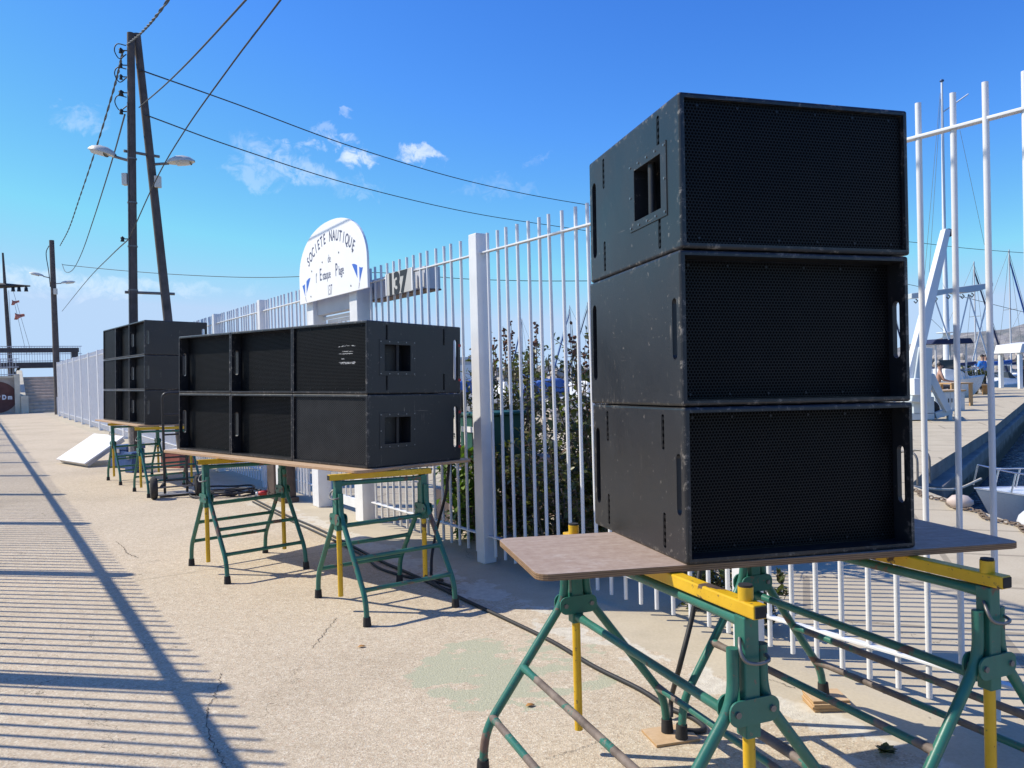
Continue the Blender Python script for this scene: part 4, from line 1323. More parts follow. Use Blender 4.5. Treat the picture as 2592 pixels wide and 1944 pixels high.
for z in (0.22, 0.52, 0.82, 1.08):
    fr.cyl((-ho, 0.03 + 0.05 * (1.2 - z), z), (ho, 0.03 + 0.05 * (1.2 - z), z), 0.012, 8)
for x in (-ho, ho):
    fr.bar((x, 0.09, 0.20), (x * 1.4, 0.0, 0.143), 0.02, 0.03)
fr.build('frame', M_frame, ht)
MB().box((0, 0.26, 0.03), (0.44, 0.34, 0.010)).build('nose_plate', M_alu, ht, bevel=0.003)

cp = thing('cable_coil', 'heap of coiled black cable on the ground beyond the middle table', 'cable', G(600, 1252))
cm = MB()
for i in range(6):
    R_ = random.uniform(0.14, 0.30); ox, oy = random.uniform(-0.28, 0.22), random.uniform(-0.10, 0.12)
    pts = [(ox + R_ * 1.3 * math.cos(a * 2 * PI / 18), oy + R_ * math.sin(a * 2 * PI / 18), 0.014 + 0.011 * i + 0.01 * math.sin(a * 1.3 + i)) for a in range(19)]
    cm.tube(pts, 0.0125, 6)
cm.build('coils', M_wire, cp)
rp = thing('cable_plug', 'red industrial cable plug lying beside the heap of black cable', 'plug', G(668, 1256), (0, 0, 0.4))
M_redp = simple('bright_red_plastic', (0.55, 0.035, 0.025), 0.45, 0.1)
MY90 = Matrix.Rotation(PI / 2, 4, 'Y')
MB().lathe([(0.0, -0.07), (0.025, -0.07), (0.032, -0.03), (0.040, 0.0), (0.040, 0.06), (0.0, 0.06)], (0, 0, 0.040), 16, MY90).build('body', M_redp, rp)
MB().lathe([(0.0, -0.10), (0.024, -0.10), (0.024, -0.068), (0.0, -0.068)], (0, 0, 0.040), 16, MY90).build('gland', M_panel, rp)

def ground_cable(label, px, r=0.011, z=None):
    pts = []
    for q in px:
        P_ = G(q[0], q[1], r if len(q) == 2 else q[2])
        pts.append(P_)
    return tag(MB().tube(spline(pts, 8), r, 8).build('power_cable', M_wire), label, 'cable', 'cables lying on the promenade')
ground_cable('black cable running on the ground past both near trestles, nearer the fence', [(640, 1262), (720, 1302), (800, 1336), (880, 1376), (960, 1418), (1060, 1462), (1180, 1520), (1290, 1571), (1400, 1625), (1500, 1685), (1620, 1745), (1690, 1790), (1750, 1815), (1782, 1840), (1770, 1850), (1720, 1848)], 0.0115)
ground_cable('black cable lying on the ground with a small loop below the middle board', [(640, 1270), (730, 1315), (790, 1342), (870, 1380), (925, 1410), (955, 1435), (1000, 1452), (1060, 1466), (1110, 1474), (1146, 1486), (1140, 1494), (1112, 1484), (1090, 1470)], 0.0105)
def hang(label, pts, r=0.011):
    return tag(MB().tube(spline(pts, 8), r, 8).build('hanging_cable', M_wire), label, 'cable', 'cables hanging from the speakers')
pb = G(1094, 1462)
hang('black cable hanging down behind the right end of the middle board', [V(1136, 1150, 5.95), V(1136, 1182, 5.95), V(1128, 1250, 5.9), V(1108, 1330, pb.y + 0.2), V(1094, 1400, pb.y + 0.1), V(1092, 1440, pb.y + 0.02), pb + Vector((0, 0, 0.012)), G(1120, 1474) + Vector((0, 0, 0.012))])
p0_ = G(1698, 1822)
hang('black cable hanging from the tall near stack down to the trestle feet', [V(1775, 1400, 3.36), V(1768, 1470, 3.30), V(1752, 1560, 3.26), V(1722, 1680, 3.2), V(1700, 1765, p0_.y + 0.02), p0_ + Vector((0, 0, 0.012))])

# ------------------------------------------------------------------ planting and bits behind the fence
def f_leaf(lo, hi):
    def fn(t, b):
        info = nd(t, 'ShaderNodeNewGeometry').outputs['Random Per Island']
        t.links.new(ramp(t, info, [(0.0, lo), (0.6, hi), (0.82, (hi[0] * 1.6, hi[1] * 1.4, hi[2])), (0.93, (0.17, 0.11, 0.06)), (1.0, (0.13, 0.065, 0.04))]), b.inputs['Base Color'])
        b.inputs['Roughness'].default_value = 0.42
        tr_ = nd(t, 'ShaderNodeBsdfTranslucent', {'Color': (hi[0] * 1.5, hi[1] * 1.7, hi[2] * 0.6, 1)})
        mx = nd(t, 'ShaderNodeMixShader', {0: 0.28, 1: b.outputs[0], 2: tr_.outputs[0]})
        t.links.new(mx.outputs[0], t.nodes['Material Output'].inputs[0])
    return fn
M_leaf = mat('shrub_leaves', f_leaf((0.045, 0.058, 0.024), (0.105, 0.122, 0.046)))
M_leafb = mat('bright_leaves', f_leaf((0.06, 0.11, 0.02), (0.12, 0.20, 0.04)))
M_seed = simple('dry_seed_heads', (0.16, 0.075, 0.05), 0.9, 0.3, 20)
M_twig = simple('shrub_bark', (0.15, 0.115, 0.085), 0.9, 0.3, 12)
def leaf(mb, p, d, n_, s_):
    d = d.normalized()
    side = d.cross(n_)
    side = side.normalized() if side.length > 1e-4 else d.orthogonal().normalized()
    up = side.cross(d)
    L, w_ = s_, s_ * 0.30
    vs = [p, p + d * L * 0.35 + side * w_ + up * w_ * 0.25, p + d * L * 0.75 + side * w_ * 0.75, p + d * L - up * L * 0.12,
          p + d * L * 0.75 - side * w_ * 0.75, p + d * L * 0.35 - side * w_ + up * w_ * 0.25, p + d * L * 0.4]
    mb.add(vs, [(0, 1, 6), (1, 2, 3, 6), (0, 6, 5), (6, 3, 4, 5)], True)
def rv():
    return Vector((random.gauss(0, 1), random.gauss(0, 1), random.gauss(0, 1))).normalized()
def shrub(label, base, h, spread, stems=9, ls=0.062, seeds=6, m_=None, dens=1.0, group='shrubs growing behind the fence', low=0.12):
    root = thing('shrub', label, 'shrub', base, (0, 0, random.uniform(0, 6)), group)
    tw, lf, sd = MB(), MB(), MB()
    for i in range(stems):
        a = 2 * PI * i / stems + random.uniform(-0.4, 0.4)
        hh = h * random.uniform(0.62, 1.0)
        out = spread * random.uniform(0.25, 1.0)
        pts = [Vector((0.04 * math.cos(a), 0.04 * math.sin(a), 0))]
        for k_ in range(1, 6):
            q = k_ / 5
            pts.append(Vector((out * q ** 0.8 * math.cos(a + 0.3 * q), out * q ** 0.8 * math.sin(a + 0.3 * q), hh * q)) + rv() * 0.035)
        tw.tube(pts, [0.014 - 0.0022 * k_ for k_ in range(6)], 5)
        line = spline(pts, 5)
        for k_, p in enumerate(line):
            q = k_ / (len(line) - 1)
            if q < low:
                continue
            for b_ in range(2):
                if random.random() > 0.62:
                    continue
                d = (rv() + Vector((math.cos(a), math.sin(a), 0.5)) * 0.5).normalized()
                ln = random.uniform(0.10, 0.30) * (1.1 - 0.5 * q) * h
                tip = p + d * ln
                tw.tube([p, p + d * ln * 0.5 + Vector((0, 0, -0.01)), tip], [0.005, 0.0035, 0.002], 4)
                nl = int(dens * random.randint(5, 9))
                for j in range(nl):
                    s_ = (j + 0.5) / nl
                    pp = p + d * ln * s_
                    leaf(lf, pp, (rv() + d * 0.6 + Vector((0, 0, 0.15))), Vector((0, 0, 1)) + rv() * 0.6, ls * random.uniform(0.6, 1.25))
    for i in range(seeds):
        a = random.uniform(0, 2 * PI); r_ = spread * random.uniform(0.1, 0.8)
        p = Vector((r_ * math.cos(a), r_ * math.sin(a), h * random.uniform(0.80, 0.95)))
        tip = p + Vector((random.uniform(-0.06, 0.06), random.uniform(-0.06, 0.06), h * 0.16))
        tw.tube([p - Vector((0, 0, 0.25)), tip], [0.004, 0.003], 4)
        for j in range(16):
            q = p.lerp(tip, random.uniform(0.1, 1.05)) + rv() * 0.022
            sd.box(q, (0.016, 0.016, 0.02), (random.random() * 3, random.random() * 3, 0))
    tw.build('stems', M_twig, root)
    n_leaf = len(lf.v)
    lf.v += sd.v; lf.f += [[i + n_leaf for i in f] for f in sd.f]; lf.mi += [1] * len(sd.f); lf.sm += sd.sm
    lf.build('foliage', [m_ or M_leaf, M_seed], root)
    return root
shrub('tall dense shrub with brown seed heads right of the square fence post', FP(4.95, 0.95), 1.72, 0.55, 16, 0.058, 16, dens=0.95)
shrub('tall shrub behind the green letter box with dark reddish seed heads', FP(5.3, 1.9), 1.9, 0.55, 13, 0.058, 14, dens=0.9)
shrub('loose leafy shrub next to the left side of the tall near stack', FP(4.45, 1.2), 1.5, 0.45, 12, 0.056, 10, dens=0.85)
shrub('low dark shrub at the foot of the fence just left of the tall near stack', FP(4.45, 0.62), 0.75, 0.40, 9, 0.054, 0, dens=0.75)
shrub('low green shrub at the foot of the fence behind the middle table', FP(5.72, 0.62), 0.95, 0.36, 9, 0.062, 0)
shrub('pale green bush leaning through the bars behind the middle trestle', FP(6.15, 0.38), 0.92, 0.26, 7, 0.085, 0, M_leafb)
shrub('airy green shrub behind the middle board right of the number plate', FP(5.55, 1.25), 1.15, 0.45, 8, 0.066, 3)
shrub('small shrub low between the bars under the near board', FP(3.45, 0.40), 0.42, 0.28, 7, 0.045, 0, dens=0.8)
shrub('wispy low weeds at the fence foot by the post under the near board', FP(3.0, 0.30), 0.36, 0.20, 6, 0.04, 0, dens=0.7)
shrub('tall dark shrub with brown seed heads directly behind the letter box', Vector((0.02, 8.7, 0)), 1.85, 0.55, 15, 0.062, 12, dens=1.0)
shrub('leafy shrub low behind the bars just right of the square fence post', FP(5.0, 0.42), 1.05, 0.34, 9, 0.056, 0, dens=0.8)
gl_ = thing('weed_tuft', 'small grey green weed on the white paint by the right trestle', 'weed', G(2240, 1908))
tb = MB()
for i in range(26):
    a = random.uniform(0, 6.28); d = Vector((math.cos(a), math.sin(a), random.uniform(0.2, 1.0)))
    leaf(tb, Vector((0, 0, 0.004)), d, Vector((0, 0, 1)), random.uniform(0.02, 0.055))
tb.build('leaves', M_leaf, gl_)
M_gbox = simple('dark_green_metal', (0.018, 0.095, 0.070), 0.45, 0.15, 5)
lb = thing('letter_box', 'dark green letter box with a pale flap on a green post behind the fence', 'letter box', Vector((-0.20, 7.35, 0)), (0, 0, 0.62))
MB().box((0, 0, 0.93), (0.50, 0.30, 0.38)).build('body', M_gbox, lb, bevel=0.012)
MB().box((0, -0.01, 1.135), (0.54, 0.36, 0.03)).build('lid', M_gbox, lb, bevel=0.010)
MB().box((-0.253, 0.0, 1.00), (0.012, 0.22, 0.05)).build('flap', M_signwhite, lb)
MB().box((0.02, 0, 0.37), (0.06, 0.06, 0.74)).build('post', M_gbox, lb)
M_plant = simple('pinkish_planter', (0.46, 0.34, 0.28), 0.9, 0.15, 4, bump=0.1)
for lab, t, d, s_ in (('low pinkish planter wall behind the bars right of the gate', 6.75, 0.75, (0.30, 1.05, 0.34)), ('second low planter wall further behind the bars right of the gate', 6.5, 1.7, (0.25, 1.6, 0.62))):
    o = MB().box((0, 0, s_[2] / 2), s_).build('planter_wall', M_plant, loc=FP(t, d), rot=(0, 0, YAW_F + 0.1), bevel=0.015)
    tag(o, lab, 'planter')
M_rock = simple('pale_limestone', (0.40, 0.355, 0.30), 0.9, 0.22, 1.2, bump=0.3)
def rock_mesh(seed):
    rnd = random.Random(seed)
    bm = bmesh.new()
    bmesh.ops.create_icosphere(bm, subdivisions=2, radius=0.5)
    planes = []
    for i in range(11):
        n_ = Vector((rnd.gauss(0, 1), rnd.gauss(0, 1), rnd.gauss(0, 1))).normalized()
        planes.append((n_, rnd.uniform(0.30, 0.44)))
    for v in bm.verts:
        for n_, d in planes:
            k_ = v.co.dot(n_) - d
            if k_ > 0:
                v.co -= n_ * k_
    me = bpy.data.meshes.new('boulder')
    bm.to_mesh(me); bm.free()
    me.materials.append(M_rock)
    return me
ROCKS = [rock_mesh(i) for i in range(8)]
def rock(me, c, s_, label, group, rot=None):
    o = bpy.data.objects.new('boulder', me)
    C.objects.link(o)
    o.location = c; o.scale = s_ if isinstance(s_, (tuple, list, Vector)) else (s_, s_, s_ * 0.85)
    o.rotation_euler = rot or (random.uniform(0, 6), random.uniform(0, 6), random.uniform(0, 6))
    return tag(o, label, 'boulder', group)
rock(ROCKS[0], Vector((0.40, 7.40, 0.07)), 0.22, 'rough boulder behind the bars near the yellow pin of the near board', 'boulders behind the fence')
rock(ROCKS[1], Vector((0.52, 7.58, 0.10)), 0.24, 'rounder darker boulder right behind the first boulder at the fence', 'boulders behind the fence')
slab = MB().prism([(0, 0), (0.9, 0), (0.9, 0.62), (0.62, 0.62)], -0.15, 0.15, M=MXZ).build('concrete_ramp_block', simple('grey_concrete', (0.34, 0.31, 0.28), 0.9, 0.15, 5), loc=Vector((0.60, 7.45, 0)), rot=(0, 0, 0.1), bevel=0.01)
tag(slab, 'grey sloping concrete block behind the bars left of the tall near stack', 'block')

# ------------------------------------------------------------------ cracks and litter
M_crack = simple('crack_dark', (0.11, 0.085, 0.065), 0.95, 0.2, 30)  # dark brown of the crack ribbons
rc_ = random.Random(11)
def crack(px, w0):
    pts = spline([G(u, v, 0.003) for u, v in px], 14)
    vs, fs = [], []
    for i, p in enumerate(pts):
        d = (pts[min(i + 1, len(pts) - 1)] - pts[max(i - 1, 0)]).normalized()
        s_ = Vector((-d.y, d.x, 0))
        p = p + s_ * rc_.gauss(0, 0.005)
        w_ = w0 * rc_.uniform(0.25, 1.0)
        vs += [p + s_ * w_, p - s_ * w_]
    fs = [(2 * i, 2 * i + 1, 2 * i + 3, 2 * i + 2) for i in range(len(pts) - 1)]
    mb = MB(); mb.add(vs, fs)
    tag(mb.build('pavement_crack', M_crack), kind='structure')
crack([(561, 1704), (547, 1753), (523, 1802), (531, 1873), (566, 1925), (560, 1990)], 0.0032)
crack([(790, 1640), (812, 1612), (840, 1578), (853, 1563)], 0.0024)
crack([(295, 1370), (315, 1388), (322, 1400), (352, 1412)], 0.0040)
crack([(1380, 1920), (1430, 1905), (1480, 1890), (1530, 1870)], 0.0018)
crack([(1870, 1700), (1905, 1715), (1960, 1722), (2010, 1742)], 0.0026)
M_dryleaf = simple('dry_leaf', (0.42, 0.20, 0.05), 0.8, 0.25, 20)
for lb_t, u, v in (('dry orange leaf on the paving below the near board', 1655, 1866), ('small dry leaf on the green painted patch', 1330, 1790), ('small dry leaf on the paving in front of the middle trestles', 905, 1640)):
    q = MB()
    leaf(q, Vector((0, 0, 0.006)), Vector((1, 0.3, 0.12)), Vector((0, 0, 1)), 0.045)
    o = q.build('fallen_leaf', M_dryleaf, loc=G(u, v))
    so = o.modifiers.new('thickness', 'SOLIDIFY'); so.thickness = 0.0015
    tag(o, lb_t, 'leaf')

# ------------------------------------------------------------------ harbour
M_hull = simple('white_gelcoat', (0.78, 0.78, 0.77), 0.3, 0.03)
M_hullb = simple('blue_gelcoat', (0.05, 0.11, 0.25), 0.35, 0.06)
M_tarp = simple('blue_tarpaulin', (0.03, 0.10, 0.33), 0.7, 0.2, 3)
M_navyc = simple('navy_canvas', (0.012, 0.022, 0.07), 0.75, 0.2, 3)
M_win = mat('tinted_glass', None, (0.03, 0.045, 0.06), 0.12)
M_mastm = simple('mast_aluminium', (0.58, 0.58, 0.58), 0.4, 0.05, 4)
M_stone_wood = simple('grey_timber', (0.46, 0.40, 0.33), 0.9, 0.25, 9)
M_stain = mat('stainless_tube', None, (0.6, 0.6, 0.62), 0.25, 0.9)
M_craneb = simple('crane_white', (0.74, 0.76, 0.77), 0.5, 0.05, 2)
M_cranes = simple('crane_grey', (0.50, 0.55, 0.57), 0.5, 0.08, 2)

def hull_mb(mb, L, B, Hh, draft=0.35, sheer=0.18, n=12, flare=0.86):
    """open-topped hull: bow at +x, waterline at z = 0, closed by a deck"""
    vs, fs = [], []
    secs = []
    for i in range(n + 1):
        q = i / n
        x = -L / 2 + L * q
        w_ = B / 2 * (1 - max(0, (q - 0.45) / 0.55) ** 2.4) * (0.86 + 0.14 * min(1, q / 0.3))
        w_ = max(w_, 0.012)
        top = Hh * (1 + sheer * max(0, q - 0.3) ** 1.5 * 2)
        xb = x if q < 0.6 else x - (q - 0.6) * L * 0.34
        fl = flare - 0.38 * max(0, (q - 0.5) / 0.5)
        xm = x if q < 0.6 else x - (q - 0.6) * L * 0.12
        secs.append([(x, w_, top), (xm, w_ * fl, Hh * 0.45), (xb, w_ * 0.62, -draft * 0.4), (xb, 0.0, -draft * (1 if q < 0.8 else 1 - (q - 0.8) * 3))])
    for s_ in secs:
        for (x, y, z) in s_:
            vs.append((x, y, z))
        for (x, y, z) in s_:
            vs.append((x, -y, z))
    m_ = 8
    for i in range(n):
        for k_ in range(3):
            a, b = i * m_ + k_, (i + 1) * m_ + k_
            fs.append((a, b, b + 1, a + 1))
            a, b = i * m_ + 4 + k_, (i + 1) * m_ + 4 + k_
            fs.append((a, a + 1, b + 1, b))
    fs.append((0, 1, 2, 3, 7, 6, 5, 4))
    mb.add(vs, fs, True)
    dk = [(s_[0][0], s_[0][1], s_[0][2] - 0.02) for s_ in secs] + [(s_[0][0], -s_[0][1], s_[0][2] - 0.02) for s_ in secs]
    mb.add(dk, [(i, i + 1, n + 2 + i, n + 1 + i) for i in range(n)])
    return secs

def sailboat(label, c, yaw, L, mast_h, cover, hull_m, group='sailing boats moored in the harbour'):
    r = thing('sailboat', label, 'sailboat', c, (0, 0, yaw), group)
    h_ = MB(); secs = hull_mb(h_, L, L * 0.30, L * 0.105, 0.5); h_.build('hull', hull_m, r)
    zt = L * 0.105
    cb_ = MB()
    cb_.box((L * 0.06, 0, zt + 0.20), (L * 0.42, L * 0.17, 0.42), taper=0.82)
    cb_.build('cabin', M_hull, r, bevel=0.05)
    wn = MB()
    for s_ in (-1, 1):
        wn.box((L * 0.08, s_ * L * 0.080, zt + 0.24), (L * 0.26, 0.02, 0.12))
    wn.build('cabin_window', M_win, r)
    mx = L * 0.10
    MB().tube([(mx, 0, zt), (mx, 0, mast_h)], [0.065, 0.045], 8).build('mast', M_mastm, r)
    zb = zt + 1.15
    bo = MB().cyl((mx, 0, zb), (mx - L * 0.42, 0, zb - 0.05), 0.05, 8).build('boom', M_mastm, r)
    MB().tube([(mx - 0.05, 0, zb + 0.22), (mx - L * 0.1, 0, zb + 0.16), (mx - L * 0.3, 0, zb + 0.10), (mx - L * 0.41, 0, zb + 0.05)], [0.16, 0.15, 0.12, 0.07], 8).build('sail_cover', cover, bo)
    st = MB()
    st.tube([(L * 0.49, 0, zt * 1.25), (mx, 0, mast_h - 0.2)], 0.014, 5)
    st.tube([(-L * 0.48, 0, zt), (mx, 0, mast_h - 0.05)], 0.012, 5)
    for s_ in (-1, 1):
        st.tube([(mx - 0.1, s_ * L * 0.14, zt), (mx, s_ * 0.55, mast_h * 0.58), (mx, 0, mast_h - 0.1)], 0.012, 5)
    st.cyl((mx, -0.55, mast_h * 0.58), (mx, 0.55, mast_h * 0.58), 0.02, 6)
    st.build('rigging', M_steel, r)
    MB().tube([(L * 0.47, 0, zt * 1.3), (mx, 0, mast_h * 0.93)], [0.085, 0.05], 8).build('furled_sail', cover, r)
    rl_ = MB()
    for s_ in (-1, 1):
        pts = [(-L * 0.46 + L * 0.9 * q / 8, s_ * secs[min(12, int(1 + q * 1.4))][0][1] * 0.95, zt + 0.55) for q in range(9)]
        rl_.tube(pts, 0.012, 5)
        for p in pts[::2]:
            rl_.cyl((p[0], p[1], zt), p, 0.012, 5)
    rl_.build('guard_rail', M_stain, r)
    return r
def motorboat(label, c, yaw, L, cover=None, group='motor boats in the harbour', hull_m=None, canopy=False):
    r = thing('motorboat', label, 'motorboat', c, (0, 0, yaw), group)
    h_ = MB(); secs = hull_mb(h_, L, L * 0.36, L * 0.13, 0.35, 0.35); h_.build('hull', hull_m or M_hull, r)
    zt = L * 0.13
    if cover:
        MB().prism([(-L * 0.46, zt), (L * 0.2, zt + 0.05), (L * 0.05, zt + 0.55), (-L * 0.2, zt + 0.45)], -L * 0.155, L * 0.155, M=MXZ).build('boat_cover', cover, r, bevel=0.10)
    else:
        MB().prism([(-L * 0.10, zt - 0.05), (L * 0.30, zt), (L * 0.10, zt + 0.42), (-L * 0.10, zt + 0.50)], -L * 0.12, L * 0.12, M=MXZ).build('cabin', M_hull, r, bevel=0.06)
        MB().prism([(L * 0.02, zt + 0.40), (L * 0.12, zt + 0.36), (L * 0.03, zt + 0.85), (-L * 0.0, zt + 0.85)], -L * 0.115, L * 0.115, M=MXZ).build('windscreen', M_win, r, bevel=0.01)
    rl_ = MB()
    for s_ in (-1, 1):
        pts = []
        for q in range(6):
            i = 7 + q
            pts.append((secs[i][0][0] - 0.05, s_ * max(0.0, secs[i][0][1] - 0.04), secs[i][0][2] + 0.32 + (0.06 if q == 5 else 0)))
        rl_.tube(spline(pts, 4), 0.013, 6)
        for p in pts[::1]:
            rl_.cyl((p[0] + 0.06, p[1], p[2] - 0.34), p, 0.011, 6)
    rl_.build('bow_rail', M_stain, r)
    om = MB()
    om.box((-L * 0.53, 0, zt * 0.9), (0.28, 0.30, 0.50), taper=0.8); om.box((-L * 0.53, 0, 0.05), (0.14, 0.12, 0.7))
    om.build('outboard_motor', M_dark, r, bevel=0.03)
    if canopy:
        for x in (-L * 0.22, L * 0.16):
            for s_ in (-1, 1):
                MB().cyl((x, s_ * L * 0.13, zt), (x, s_ * L * 0.13, zt + 1.5), 0.035, 8).build('canopy_post', M_mastm, r)
        MB().prism([(-L * 0.30, zt + 1.5), (L * 0.24, zt + 1.5), (L * 0.20, zt + 1.72), (-L * 0.24, zt + 1.70)], -L * 0.17, L * 0.17, M=MXZ).build('canopy', M_navyc, r, bevel=0.04)
    return r
WZ = -0.95
def at_px(u, y, z=WZ):
    """ground position under image column u at distance y"""
    p = V(u, 950, y)
    return Vector((p.x, y, z))
sailboat('sailing boat with slim mast and navy sail cover behind the person in blue', at_px(2448, 62), 0.25, 8.5, 10.2, M_navyc, M_hull)
sailboat('sailing boat with the tallest mast of the row and blue furled foresail at right', at_px(2538, 60), 0.35, 9.0, 10.8, M_tarp, M_hull)
sailboat('sailing boat with white hull moored behind the white awning at far right', at_px(2590, 74), 0.2, 8.0, 8.6, M_navyc, M_hull)
sailboat('sailing boat with dark blue hull left of the boat crane', at_px(2230, 66), 0.5, 8.5, 9.5, M_navyc, M_hullb)
sailboat('sailing boat with white mast left of the tall near stack carrying a small flag', at_px(1462, 76), 2.4, 7.5, 8.8, M_tarp, M_hull)
sailboat('sailing boat half hidden by the left edge of the tall near stack', at_px(1508, 82), 2.5, 8.0, 9.6, M_navyc, M_hull)
sailboat('sailing boat with bare mast between the square post and the seed heads', at_px(1335, 84), 2.2, 7.5, 8.2, M_tarp, M_hull)
sailboat('sailing boat hidden mostly behind the tall near stack', at_px(1850, 72), 0.4, 8.0, 9.0, M_tarp, M_hull)
motorboat('white motor boat with blue cover moored below the breakwater, left of the fence post', at_px(1180, 70), 0.2, 6.0, M_tarp)
motorboat('white motor boat moored below the breakwater right of the fence post', at_px(1290, 72), 0.15, 6.5)
motorboat('white motor boat moored behind the shrub with seed heads', at_px(1365, 70), 0.3, 6.0)
motorboat('motor boat with green blue cover moored left of the tall near stack', at_px(1430, 66), 0.2, 5.5, simple('green_tarpaulin', (0.02, 0.16, 0.13), 0.7, 0.15))
motorboat('white motor boat with navy cover moored behind the planter bush on the jetty', at_px(2420, 52), 0.1, 6.5, M_navyc)
motorboat('white motor boat moored beyond the jetty behind the boat crane', at_px(2372, 56), 0.2, 6.0)
motorboat('white motor boat moored beyond the jetty right of the person in blue', at_px(2530, 54), 0.2, 6.0)
motorboat('white motor boat under a navy sun canopy on the hard behind the boat crane', at_px(2394, 33, 0.25), 0.15, 3.6, None, 'motor boats in the harbour', None, True)
mb_ = motorboat('white motor boat with stainless bow rail tied to the quay at right edge', (8.2, 10.15, WZ + 0.16), PI - 0.16, 4.3, None, 'motor boats in the harbour')
mb_.scale = (1, 1.15, 0.78)
def hard_boat(label, u, y, yaw, L, cover=None, m_=None):
    r = motorboat(label, at_px(u, y, 0.30), yaw, L * 0.68, cover, 'boats stored on the hard', m_)
    L = L * 0.68
    for x in (-L * 0.25, L * 0.15):
        q_ = MB()
        q_.box((x, 0, -0.22), (0.16, L * 0.26, 0.16))
        for s_ in (-1, 1):
            q_.bar((x, s_ * L * 0.13, -0.30), (x, s_ * L * 0.10, 0.05), 0.06, 0.06)
        q_.build('cradle', M_steel, r)
    return r
hard_boat('boat with blue cover stored on the hard, seen between middle stack and square post', 1186, 30, 0.3, 5.2, M_tarp)
hard_boat('white boat stored on the hard behind the letter box', 1285, 27, 0.5, 4.8)
hard_boat('white boat with blue cover stored on the hard behind the seed heads', 1400, 27.5, 0.2, 5.0, M_tarp, M_hullb)
hard_boat('white boat stored on the hard by the left edge of the tall near stack', 1478, 25, 0.9, 4.6)
lt = thing('timber_stack', 'stack of pale weathered timber on the hard left of the tall near stack', 'timber', at_px(1476, 20.5, 0), (0, 0, 0.25))
for i in range(6):
    for j in range(4):
        MB().box((random.uniform(-0.1, 0.1), -0.45 + 0.3 * j, 0.06 + 0.09 * i), (2.2, 0.24, 0.07), (0, 0, random.uniform(-0.03, 0.03))).build('plank', M_stone_wood, lt)
hut = thing('storage_hut', 'grey flat-roofed storage hut on the hard beyond the middle table', 'hut', at_px(1150, 34, 0), (0, 0, 0.2))
MB().box((0, 0, 1.05), (2.6, 1.8, 2.1)).build('wall', M_signback, hut)
MB().box((0, 0, 2.16), (2.9, 2.1, 0.12)).build('roof', M_cranes, hut)
MB().box((0.4, -0.915, 0.95), (0.8, 0.03, 1.9)).build('door', M_craneb, hut)
M_inf = simple('white_rubber_tube', (0.72, 0.72, 0.72), 0.45, 0.05)
dn = thing('dinghy', 'white inflatable dinghy low against the quay at the right edge', 'dinghy', (6.95, 8.75, -0.62), (0, 0, PI - 0.05))
MB().tube(fillet([(-1.2, 0.55, 0.15), (0.6, 0.55, 0.18), (1.35, 0.0, 0.32), (0.6, -0.55, 0.18), (-1.2, -0.55, 0.15)], 0.5, 6), 0.15, 14).build('tube', M_inf, dn)
MB().box((0, 0, 0.02), (2.2, 0.8, 0.05)).build('floor', M_alu, dn)
MB().box((-0.3, 0, 0.25), (0.22, 0.95, 0.04)).build('seat', M_hull, dn)
bf = thing('fender', 'pale weathered round fender lying on the quay edge', 'fender', (4.50, 8.02, 0.077), (0.0, 0, -0.5))
MB().lathe([(0.0, -0.12), (0.02, -0.12), (0.03, -0.105), (0.065, -0.07), (0.078, 0.0), (0.065, 0.07), (0.03, 0.105), (0.02, 0.12), (0.0, 0.12)], (0, 0, 0), 18, MY90).build('ball', simple('weathered_pink_plastic', (0.56, 0.46, 0.40), 0.6, 0.1, 6), bf)
M_rope = simple('pale_rope', (0.55, 0.50, 0.40), 0.9, 0.15, 30)
tag(MB().tube(spline([Vector((4.72, 9.55, 0.02)), Vector((5.1, 9.75, -0.06)), Vector((5.55, 9.95, -0.10)), Vector((6.0, 10.2, -0.02))], 8), 0.016, 8).build('mooring_rope', M_rope), 'pale mooring rope from the quay to the white motor boat', 'rope')
ch = MB()
for i in range(46):
    q = i / 45
    p = Vector((4.60, 9.3, 0)).lerp(Vector((4.40, 6.4, 0)), q) + Vector((0.05 * math.sin(i * 0.6), 0, 0.022))
    ch.tube([p + Vector((0.022 * math.cos(a * PI / 3) * (1 if i % 2 else 0.35), 0.045 * math.sin(a * PI / 3), 0.016 * math.cos(a * PI / 3) * (0.2 if i % 2 else 1))) for a in range(7)], 0.008, 5)
tag(ch.build('mooring_chain', simple('rusty_chain', (0.16, 0.12, 0.09), 0.9, 0.4, 40)), 'rusty mooring chain lying along the quay edge', 'chain')
ld = thing('quay_ladder', 'bent steel ladder rail at the corner of the quay', 'ladder', (4.93, 9.95, 0), (0, 0, 0.5))
for x in (-0.12, 0.12):
    MB().tube(fillet([(x, -0.22, 0), (x, -0.22, 0.40), (x, 0.06, 0.40), (x, 0.10, -1.2)], 0.14, 5), 0.014, 8).build('hand_rail', M_steel, ld)
rg = MB()
for z in (-0.2, -0.5, -0.8):
    rg.cyl((-0.12, 0.09, z), (0.12, 0.09, z), 0.014, 8)
rg.build('rungs', M_steel, ld)

